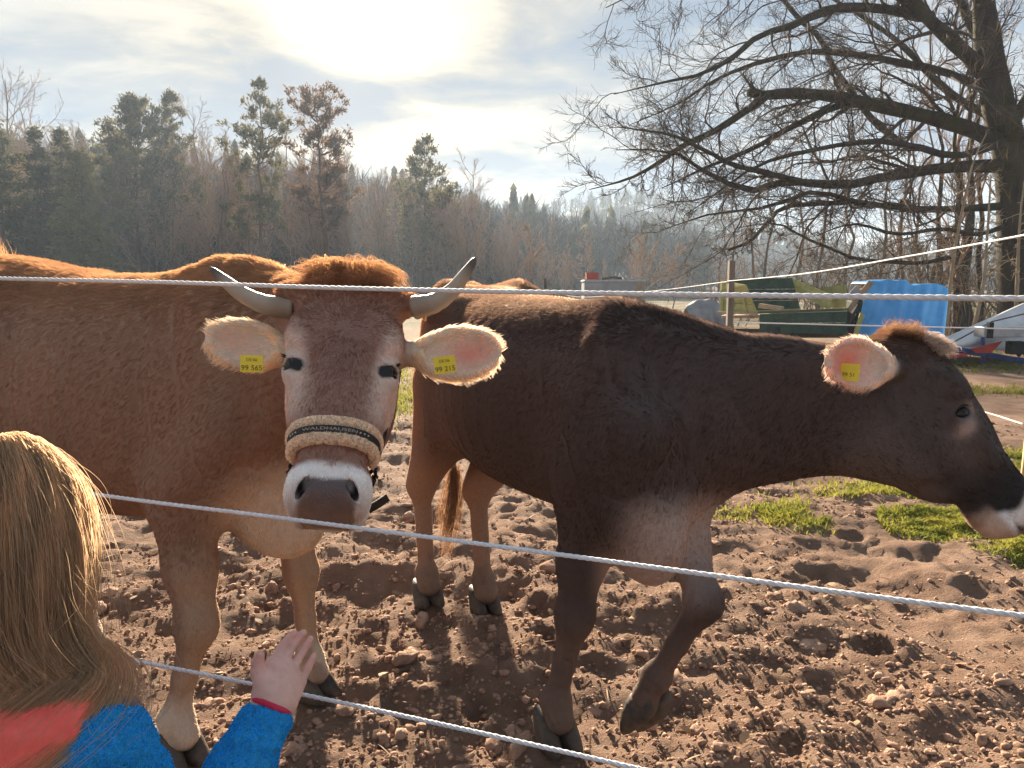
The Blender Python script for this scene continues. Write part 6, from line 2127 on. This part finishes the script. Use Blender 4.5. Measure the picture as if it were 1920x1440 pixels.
    axes2 = [axis_grid([(-.75, .75, .016), (.75, 1.32, .0062)]),
             axis_grid([(1.55, 1.64, .012), (1.64, 2.14, .0062), (2.14, 3.95, .016)]),
             axis_grid([(-.02, .74, .013), (.74, 1.34, .0062), (1.34, 1.50, .012)])]
    cow2, V2, F2, N2, off2, L2, R2 = build_cow('dark_cow', O2, f2, torso2, legs2, neck2, H2, ears2, False, axes2, paint2, 330000, tail2, extra2)
    tag(cow2, 'dark brown hornless cow stepping to the right with one foreleg lifted', 'cow')
    for hp in (hoofs2[0], hoofs2[2], hoofs2[3]):
        hoof_part(cow2, hp - off2, f2, M_HOOF, .118)
    hoof_part(cow2, P(1194, 1325, 2.115) - off2, (-.22, -.10, -.95), M_HOOF, .112, (.62, -.75, .10))
    eye_parts(cow2, H2, off2); lashes(cow2, H2, off2)
    c = P(1592, 698, 1.755)
    o_ = nrm(np.array([-.75, -.75, .15])); a_ = nrm(np.cross((0, 0, 1), o_)); u_ = np.cross(o_, a_)
    ear_tag(cow2, c - off2, np.stack([a_, u_, o_], 1), .046, .040, [('99 51', .013, -.006)])
    forelock(cow2, H2, off2, 1700, .060, (.22, .13, .08), 14, .08, -.3, 1.4, -.035, .02)
    forelock(cow2, H2, off2, 1500, .06, (.42, .33, .27), 15, .075, 1.2, .9, .02, .07)
    # switch of the tail
    r_ = np.random.default_rng(42); n_ = 380
    a_ = P(851, 880, 3.58) - off2; st = []
    q = np.linspace(0, 1, 7)[None, :, None]
    p0 = a_ + r_.normal(0, .012, (n_, 3)); Lh = r_.uniform(.22, .42, (n_, 1, 1))
    sp = r_.normal(0, .022, (n_, 1, 3)) * np.sin(q * 2.4) + np.array([-.04, -.02, 0]) * q ** 2
    hair_obj('tail_switch', p0[:, None, :] + np.array([0, 0, -1.0]) * Lh * q + sp, .0007, .0003, np.clip(np.array([.15, .085, .05]) * (1 + .35 * r_.normal(0, 1, (n_, 1))), .01, 1), M_FUR, cow2)

# ---------------------------------------------------------------- the child at the left
if 'child' not in EXT:
    M_FLESH = skin_mat('child_skin', .5, .12, 300, .0015, .35, .25)
    M_JACKET, nt, b_, out_ = new_mat('blue_fleece')
    v_ = ncoord(nt, 'Object')
    nt.links.new(nramp(nt, nnoise(nt, 160, 5, .7, v_), [(.3, (.022, .22, .50)), (.7, (.045, .40, .80))]), b_.inputs['Base Color'])
    b_.inputs['Roughness'].default_value = .95; b_.inputs['Specular IOR Level'].default_value = .05
    nbump(nt, b_, nnoise(nt, 260, 5, .7, v_), .8, .006)
    M_VEST = surf('coral_vest_cloth', (.86, .10, .085), (.95, .17, .14), 30, .7, .25, .003, spec=.2)
    M_CUFF = surf('pink_cuff', (.50, .02, .06), (.62, .04, .09), 60, .8, .3, .002)
    M_PANTS = surf('dark_trousers', (.03, .035, .05), (.06, .065, .085), 40, .85, .4, .003)
    M_BOOT = surf('child_boot', (.05, .04, .06), (.09, .08, .1), 20, .5, .2, .003)
    M_HAIR = fur_mat('child_hair', trans=.35, spec=.30)

    hc = P(-12, 985, .87)                      # middle of the head
    face = nrm(np.array([.30, .95, -.12]))    # looks towards the cow
    HR = frame(face, (0, 0, 1))
    sh_c = np.array([hc[0] + .018, hc[1] - .03, .845])          # between the shoulders
    bodyR = frame(np.array([.22, .97, 0]), (0, 0, 1))
    shR = sh_c - bodyR[:, 1] * .110 + np.array([0, .01, -.015])
    shL = sh_c + bodyR[:, 1] * .125 + np.array([0, .01, -.015])
    wr = P(512, 1318, 1.0)
    el = np.array([-.405, .865, .605])
    elL = shL + np.array([-.05, .04, -.18]); wrL = elL + np.array([.06, .13, .04])
    hip = np.array([sh_c[0] - .01, sh_c[1] - .01, .54])
    root = empty('person', (hip[0], hip[1], 0)); off = np.array([hip[0], hip[1], 0])
    tag(root, 'long haired child in a blue fleece and coral vest reaching a hand towards the cow', 'person')

    # body: one continuous skin from head to feet
    B = Body()
    B.ell(hc, [.088, .074, .102], HR, .03)
    B.ell(hc + HR @ np.array([.025, 0, -.045]), [.062, .056, .065], HR, .03)      # jaw
    B.ell(hc + HR @ np.array([.092, 0, -.022]), [.015, .010, .014], HR, .012)     # nose
    for s in (-1, 1):
        B.ell(hc + HR @ np.array([.0, s * .076, -.015]), [.022, .009, .030], HR, .01)     # ear
        B.ell(hc + HR @ np.array([.086, s * .030, .004]), [.012, .018, .009], HR, .012, 's')
    B.ell(hc + HR @ np.array([.090, 0, -.058]), [.008, .022, .004], HR, .006, 's')
    B.cone(hc + np.array([0, -.01, -.08]), sh_c + np.array([0, 0, .02]), .042, .048, .03)
    B.loft(np.array([hip[0], hip[1], 0]), np.stack([np.array([0, 0, 1.0]), bodyR[:, 1], -bodyR[:, 0]], 1), [.47, .54, .62, .70, .78, .84, .89], 0.0, [.07, .082, .078, .080, .082, .07, .04], [-.07, -.082, -.076, -.08, -.085, -.07, -.035], [.095, .110, .100, .110, .120, .115, .05], k=.03)
    B.cone(shR, el, .040, .034, .03); B.cone(el, wr, .034, .0235, .02)
    B.cone(shL, elL, .040, .034, .03); B.cone(elL, wrL, .034, .022, .02)
    feet = []
    for s in (-1, 1):
        h0 = hip + bodyR[:, 1] * s * .058 + np.array([0, 0, -.02]); kn = hip * [1, 1, 0] + bodyR[:, 1] * s * .065 + bodyR[:, 0] * .01 + np.array([0, 0, .29]); an = hip * [1, 1, 0] + bodyR[:, 1] * s * .07 - bodyR[:, 0] * .01 + np.array([0, 0, .06])
        B.cone(h0, kn, .072, .050, .03); B.cone(kn, an, .048, .034, .02)
        B.cone(an + np.array([0, 0, -.02]), an + bodyR[:, 0] * .12 + np.array([0, 0, -.035]), .032, .025, .02)
        feet.append((h0, kn, an))
    # left hand, simple but with its fingers, hanging by the side
    dl = nrm(wrL - elL)
    for i, (u, L) in enumerate(((-.022, .05), (-.008, .058), (.006, .055), (.019, .044))):
        k0 = wrL + dl * .055 + bodyR[:, 1] * u
        B.cone(wrL + bodyR[:, 1] * u * .6, k0, .013, .0095, .008)
        B.cone(k0, k0 + dl * L * .55, .0078, .007, .003); B.cone(k0 + dl * L * .55, k0 + dl * L + np.array([0, 0, -.012]), .007, .006, .003)
    B.cone(wrL - bodyR[:, 1] * .015 + dl * .01, wrL - bodyR[:, 1] * .045 + dl * .045, .011, .008, .006)
    # right hand: back of the hand towards the camera
    chains = [  # index, middle, ring, little
        ([(510, 1243, 1.035), (528, 1214, 1.052), (541, 1197, 1.060), (552, 1187, 1.064)], .0066),
        ([(532, 1243, 1.040), (549, 1210, 1.058), (561, 1194, 1.067), (569, 1186, 1.071)], .0067),
        ([(550, 1255, 1.040), (565, 1225, 1.056), (575, 1208, 1.064), (582, 1198, 1.068)], .0064),
        ([(564, 1278, 1.035), (577, 1253, 1.046), (584, 1239, 1.052), (588, 1229, 1.055)], .0058)]
    wl_, wr_ = P(494, 1302, 1.000), P(536, 1318, 1.004)
    for (ch, rad), bx in zip(chains, (0.0, .33, .67, 1.0)):
        q = [P(*c) for c in ch]
        B.cone(wl_ * (1 - bx) + wr_ * bx, q[0], .0165, rad * 1.5, .010)
        B.chain(q, [rad * 1.08, rad * 1.0, rad * .93, rad * .76], .0012)
        B.ell(q[1], [rad * 1.05] * 3, None, .0015)
    B.ell(P(524, 1278, 1.022), [.026, .012, .026], None, .012)
    th = [P(497, 1292, 1.0), P(485, 1262, 1.008), P(483, 1243, 1.012), P(487, 1229, 1.014)]
    B.chain(th, [.0155, .0105, .0086, .0068], .004)
    B.cone(wr, P(516, 1300, 1.005), .0235, .021, .012)
    # fine steps where the hand and the head are
    hx, hy, hz = P(480, 1180, 1.0), 0, 0
    axs = [axis_grid([(-.95, -.37, .0085), (-.37, -.235, .0021), (-.235, -.2, .01)]), axis_grid([(.62, .96, .010), (.96, 1.10, .0022), (1.10, 1.16, .01)]),
           axis_grid([(-.01, .74, .0095), (.74, .90, .0021), (.90, 1.22, .0075)])]
    V, F = B.skin(axs); V = smooth_net(V, F, 1)
    col = np.tile(np.array([.74, .46, .385]), (len(V), 1))
    for (ch, rad) in chains:
        q = [P(*c) for c in ch]
        for j in (0, 1, 2):
            col = blend(col, (.70, .33, .27), .5 * gauss(np.linalg.norm(V - q[j], axis=1), .009))
        col = blend(col, (.76, .36, .30), .6 * gauss(np.linalg.norm(V - q[3], axis=1), .012))
    col = blend(col, (.70, .28, .22), .7 * gauss(np.linalg.norm(V - th[3], axis=1), .018))
    hl = (V - hc) @ HR
    col = blend(col, (.12, .09, .07), ((np.abs(hl[:, 0] - .082) < .016) & (np.abs(np.abs(hl[:, 1]) - .030) < .012) & (np.abs(hl[:, 2] - .004) < .006)).astype(float))
    col = blend(col, (.55, .16, .14), ((hl[:, 0] > .07) & (np.abs(hl[:, 1]) < .022) & (np.abs(hl[:, 2] + .058) < .008)).astype(float))
    body = mobj('body', V - off, F, M_FLESH, root, True, col)
    # nails
    for ch, rad in chains + [([(487, 1246, 1.008), (484, 1240, 1.011), (486, 1232, 1.013), (488, 1226, 1.014)], .0070)]:
        a, e = P(*ch[2]), P(*ch[3]); d = nrm(e - a); cd = nrm(np.array([0, 0, CAM_H]) - e); n_ = nrm(cd - d * np.dot(cd, d))
        bm = bmesh.new(); bmesh.ops.create_uvsphere(bm, u_segments=12, v_segments=8, radius=1.0)
        W = np.array([q.co[:] for q in bm.verts]); Fq = [tuple(q.index for q in f_.verts) for f_ in bm.faces]; bm.free()
        W = W * np.array([.0046, rad * .62, .0012]); fr = np.stack([d, np.cross(n_, d), n_], 1)
        mobj('nail', e - d * .0015 + n_ * rad * .60 + W @ fr.T - off, Fq, surf('nail', (.68, .38, .32), (.74, .45, .38), 40, .35, 0) if 'nail' not in bpy.data.materials else bpy.data.materials['nail'], root)

    # clothes --------------------------------------------------------------
    J = Body()
    zf = np.stack([np.array([0, 0, 1.0]), bodyR[:, 1], -bodyR[:, 0]], 1)
    J.loft(np.array([hip[0], hip[1], 0]), zf, [.46, .54, .62, .70, .78, .835, .885, .91], 0.0, [.105, .105, .10, .10, .10, .088, .060, .05], [-.105, -.105, -.10, -.10, -.105, -.09, -.055, -.045], [.135, .135, .128, .130, .140, .135, .075, .05], k=.04)
    fd = nrm(wr - el); J.cone(shR, el, .055, .047, .05); J.cone(el, el * .4 + wr * .6, .048, .0415, .03); J.cone(el * .4 + wr * .6, wr - fd * .030, .0415, .0350, .02)
    J.cone(shL, elL, .064, .053, .05); J.cone(elL, wrL - dl * .03, .053, .040, .03)
    # folds of the sleeve
    fd = nrm(wr - el); up_ = nrm(np.array([0, 0, CAM_H]) - wr); sd_ = np.cross(fd, up_)
    for t_, wv, ang in ((.28, .011, .3), (.45, .010, -.4), (.62, .011, .5), (.78, .009, .15)):
        c_ = el * (1 - t_) + wr * t_
        ax_ = nrm(sd_ + fd * ang)
        J.ell(c_ + up_ * .034, [.034, .010, .012], frame(ax_, up_), .016)
    J.ell(wr + fd * .046, [.052, .060, .060], frame(fd, up_), .004, 's')
    axj = [axis_grid([(-.95, -.42, .010), (-.42, -.22, .0044)]), axis_grid([(.62, .82, .010), (.82, 1.06, .0044)]), axis_grid([(.44, .64, .010), (.64, .83, .0044), (.83, .96, .0065)])]
    VJ, FJ = J.skin(axj); VJ = smooth_net(VJ, FJ, 2); NJ = net_normals(VJ, FJ)
    wv_ = vnoise(VJ * np.array([.6, 1.0, 1.3]), 42, 90); wv2_ = vnoise(VJ * np.array([1.2, .6, 1.0]), 75, 91)
    VJ = VJ + NJ * (.0065 * (1 - np.abs(wv_)) ** 3 + .0030 * (1 - np.abs(wv2_)) ** 3 - .003)[:, None]; NJ = net_normals(VJ, FJ)
    jk = mobj('fleece_jacket', VJ - off, FJ, M_JACKET, root)
    pos, nor = scatter(VJ, FJ, NJ, 70000, ((VJ[:, 2] > .60) & (VJ[:, 0] > -.62)).astype(float))
    cl_ = np.stack([vnoise(pos, 300, 80 + i) for i in range(3)], 1)
    hair_obj('fleece_pile', grow(pos - off, nor, cl_ + RNG.normal(0, .5, pos.shape), .0042, 1.0, .35, 3), .00042, .00018, np.clip(np.array([.035, .36, .76]) * (1 + .3 * RNG.normal(0, 1, (len(pos), 1))), 0, 1), fur_mat('fleece_fibre', trans=.3, spec=.05), jk)
    cw = np.array([P(510, 1312, 1.0)]) 
    rg = []
    for i in range(29):
        a = 2 * math.pi * i / 28
        rg.append(wr - fd * .004 + (sd_ * math.cos(a) + up_ * math.sin(a)) * .0265)
    mobj('cuff', *tube_np(np.array(rg) - off, .0042, 8, False), M_CUFF, root)
    W_ = Body()
    W_.loft(np.array([hip[0], hip[1], 0]), zf, [.44, .54, .62, .70, .78, .835, .885, .915], 0.0, [.118, .116, .112, .112, .116, .110, .090, .066], [-.118, -.116, -.112, -.112, -.121, -.112, -.088, -.062], [.150, .148, .143, .142, .142, .140, .125, .070], k=.03)
    for s_, e_ in ((shR, -1), (shL, 1)):
        W_.ell(s_ + bodyR[:, 1] * e_ * .050 + np.array([0, 0, -.03]), [.085, .030, .105], bodyR, .012, 's')
    W_.ell(sh_c + np.array([0, 0, .10]), [.050, .052, .075], bodyR, .008, 's')
    axv = [np.arange(-.95, -.30, .0075), np.arange(.62, 1.06, .0075), np.arange(.42, .95, .0075)]
    VV_, FV_ = W_.skin(axv); VV_ = smooth_net(VV_, FV_, 2)
    VV_ = VV_ + net_normals(VV_, FV_) * (.007 * (1 - np.abs(vnoise(VV_ * np.array([1, 1, .7]), 34, 95))) ** 3 - .002)[:, None]
    mobj('vest', VV_ - off, FV_, M_VEST, root)
    Q_ = Body()
    Q_.ell(hip + np.array([0, 0, -.03]), [.105, .125, .10], bodyR, .03)
    for h0, kn, an in feet:
        Q_.cone(h0, kn, .082, .062, .03); Q_.cone(kn, an + np.array([0, 0, .03]), .060, .050, .02)
    VQ, FQ = Q_.skin([np.arange(-.9, -.3, .01), np.arange(.6, 1.15, .01), np.arange(.04, .66, .01)])
    mobj('trousers', smooth_net(VQ, FQ, 1) - off, FQ, M_PANTS, root)
    for h0, kn, an in feet:
        S_ = Body(); S_.cone(an + np.array([0, 0, .06]), an + np.array([0, 0, -.02]), .048, .044, .02); S_.cone(an + np.array([0, 0, -.022]), an + bodyR[:, 0] * .125 + np.array([0, 0, -.026]), .040, .034, .02)
        S_.ell(an + np.array([0, 0, -.16]), [.4, .4, .10], None, .004, 's')
        VS, FS = S_.skin([np.arange(an[0] - .2, an[0] + .25, .008), np.arange(an[1] - .15, an[1] + .25, .008), np.arange(-.05, .2, .008)])
        mobj('boot', VS - off, FS, M_BOOT, root)

    # hair -------------------------------------------------------------------
    r = np.random.default_rng(3)
    n = 24000
    d = r.normal(0, 1, (n * 3, 3)); d /= np.linalg.norm(d, axis=1, keepdims=True)
    hd = d                                            # along face, left, up
    keep = (hd[:, 2] > -.35) & ~((hd[:, 0] > .42) & (hd[:, 2] < .62)) & ~((hd[:, 0] > .1) & (hd[:, 2] < -.05))
    hd = hd[keep][:n]; n = len(hd)
    rr = np.array([.088, .074, .102])
    roots = hc + (hd * rr) @ HR.T
    # parting along the crown: hair falls to its own side and back
    steps = 26
    L = r.uniform(.44, .62, n) * np.where(r.random(n) < .12, .6, 1.0)
    sw_ = hd[:, 1] + .12 * np.random.default_rng(9).normal(0, 1, (400, 4))[np.floor((np.arctan2(hd[:, 1], -hd[:, 0]) * 7 + hd[:, 2] * 5)).astype(int) % 400, 3]
    rt_ = sw_ < -.66; L = np.where(rt_, L * .54, np.where(sw_ < -.22, L * .42, L))
    ds = L / (steps - 1)
    p = roots.copy(); lay = r.uniform(1.02, 1.13, n)
    clumpid = np.floor((np.arctan2(hd[:, 1], -hd[:, 0]) * 7 + hd[:, 2] * 5 + r.normal(0, .35, n))).astype(int)
    cr_ = np.random.default_rng(9).normal(0, 1, (400, 4)); cs = cr_[clumpid % 400]
    side = np.sign(hd[:, 1] + .02)
    l_t = -.045 + .050 * cs[:, 0].clip(-1.2, 1) + .012 * r.normal(0, 1, n)
    out = [p]
    dirv = (HR @ (hd * np.array([1, 1, .2])[None]).T).T + np.array([0, 0, .25]) + HR[:, 1] * (side * .35)[:, None]
    dirv /= np.linalg.norm(dirv, axis=1, keepdims=True)
    wind = np.array([.10, .02, 0.0])
    for i in range(1, steps):
        t = i / steps
        tgt = np.array([0, 0, -1.0]) + np.where(rt_[:, None], np.array([[.95, .22, .0]]), np.where((sw_ < .45)[:, None], bodyR[:, 1][None] * np.clip((l_t - ((p - sh_c) @ bodyR)[:, 1]) * 9, -1.3, 1.3)[:, None] - bodyR[:, 0] * .15, np.array([[0, 0, 0.0]]))) * sstep(hc[2] - .07, hc[2] - .16, p[:, 2])[:, None] + HR[:, 0] * (-.10 * (1 - t)) + .10 * cs[:, :3] * t + r.normal(0, .05, (n, 3))
        nk_ = (sh_c - p) * np.array([1, 1, 0]); tgt = tgt + nk_ * (sstep(hc[2] - .02, hc[2] - .12, p[:, 2]) * sstep(hc[2] - .30, hc[2] - .16, p[:, 2]) * 1.6)[:, None]
        dirv = dirv * .55 + tgt * .45
        dirv /= np.linalg.norm(dirv, axis=1, keepdims=True)
        p = p + dirv * ds[:, None]
        # stay outside the head
        q = ((p - hc) @ HR) / rr
        m = np.linalg.norm(q, axis=1); ins = m < lay
        q = np.where(ins[:, None], q / np.maximum(m, 1e-6)[:, None] * lay[:, None], q)
        p = np.where(ins[:, None], hc + (q * rr) @ HR.T, p)
        # and outside the shoulders and back
        q = (p - sh_c) @ bodyR
        rz_ = np.sqrt(np.clip(1 - (np.maximum(p[:, 2] - .78, 0) / .140) ** 3, 0, 1)) * (p[:, 2] < .92)
        l2_ = rz_ * (1.0 + (lay - 1.02) * .8)
        q0, q1 = (q[:, 0] - .02) / .142, q[:, 1] / .165
        m = np.hypot(q0, q1); ins = m < l2_
        b0 = q0 - .35; nn = np.maximum(np.hypot(b0, q1), 1e-6)
        q0, q1 = np.where(ins, b0 / nn * l2_, q0), np.where(ins, q1 / nn * l2_, q1)
        q[:, 0], q[:, 1] = q0 * .142 + .02, q1 * .165
        p = sh_c + q @ bodyR.T
        out.append(p)
    H = np.stack(out, 1)
    # gather the ends into locks
    for c in np.unique(clumpid):
        m = clumpid == c
        mean = H[m].mean(axis=0, keepdims=True)
        k = (np.linspace(0, 1, steps) ** 1.3 * .38)[None, :, None]
        H[m] = H[m] * (1 - k) + mean * k
    shade = (1 + .28 * cs[:, 3] * .5 + r.normal(0, .20, n))[:, None]
    hcol = np.clip(np.array([.46, .345, .235]) * np.clip(shade, .4, 1.9), .01, 1)
    hair_obj('hair', H - off, .00032, .00016, hcol, M_HAIR, root)
    # stray strands that catch the light
    n2 = 200
    k = r.integers(0, n, n2)
    S2 = H[k].copy()
    t = np.linspace(0, 1, steps)[None, :, None]
    S2 = S2 + (r.normal(0, .018, (n2, 1, 3)) + np.array([.018, 0, .012])) * np.sin(t * 2.6) + r.normal(0, .03, (n2, 1, 3)) * t ** 2 + np.array([.05, 0, 0.0]) * t ** 2 * r.random((n2, 1, 1))
    hair_obj('stray_hair', S2 - off, .00030, .00015, np.tile(np.array([.38, .28, .19]), (n2, 1)), M_HAIR, root)

# ---------------------------------------------------------------- haze between the camera and the far hills
if 'haze' not in EXT:
    hz = MB(); hz.box((0, 150, 25.5), (1700, 1300, 53.0))
    hm = bpy.data.materials.new('hazy_air'); hm.use_nodes = True
    hn = hm.node_tree; hn.nodes.clear()
    ho = hn.nodes.new('ShaderNodeOutputMaterial'); hv = hn.nodes.new('ShaderNodeVolumePrincipled')
    hv.inputs['Color'].default_value = (.62, .79, 1.0, 1)
    hv.inputs['Density'].default_value = .0010
    hv.inputs['Anisotropy'].default_value = .18
    hn.links.new(hv.outputs[0], ho.inputs['Volume'])
    tag(hz.build('haze', hm), 'thin bluish haze in the air', kind='stuff')
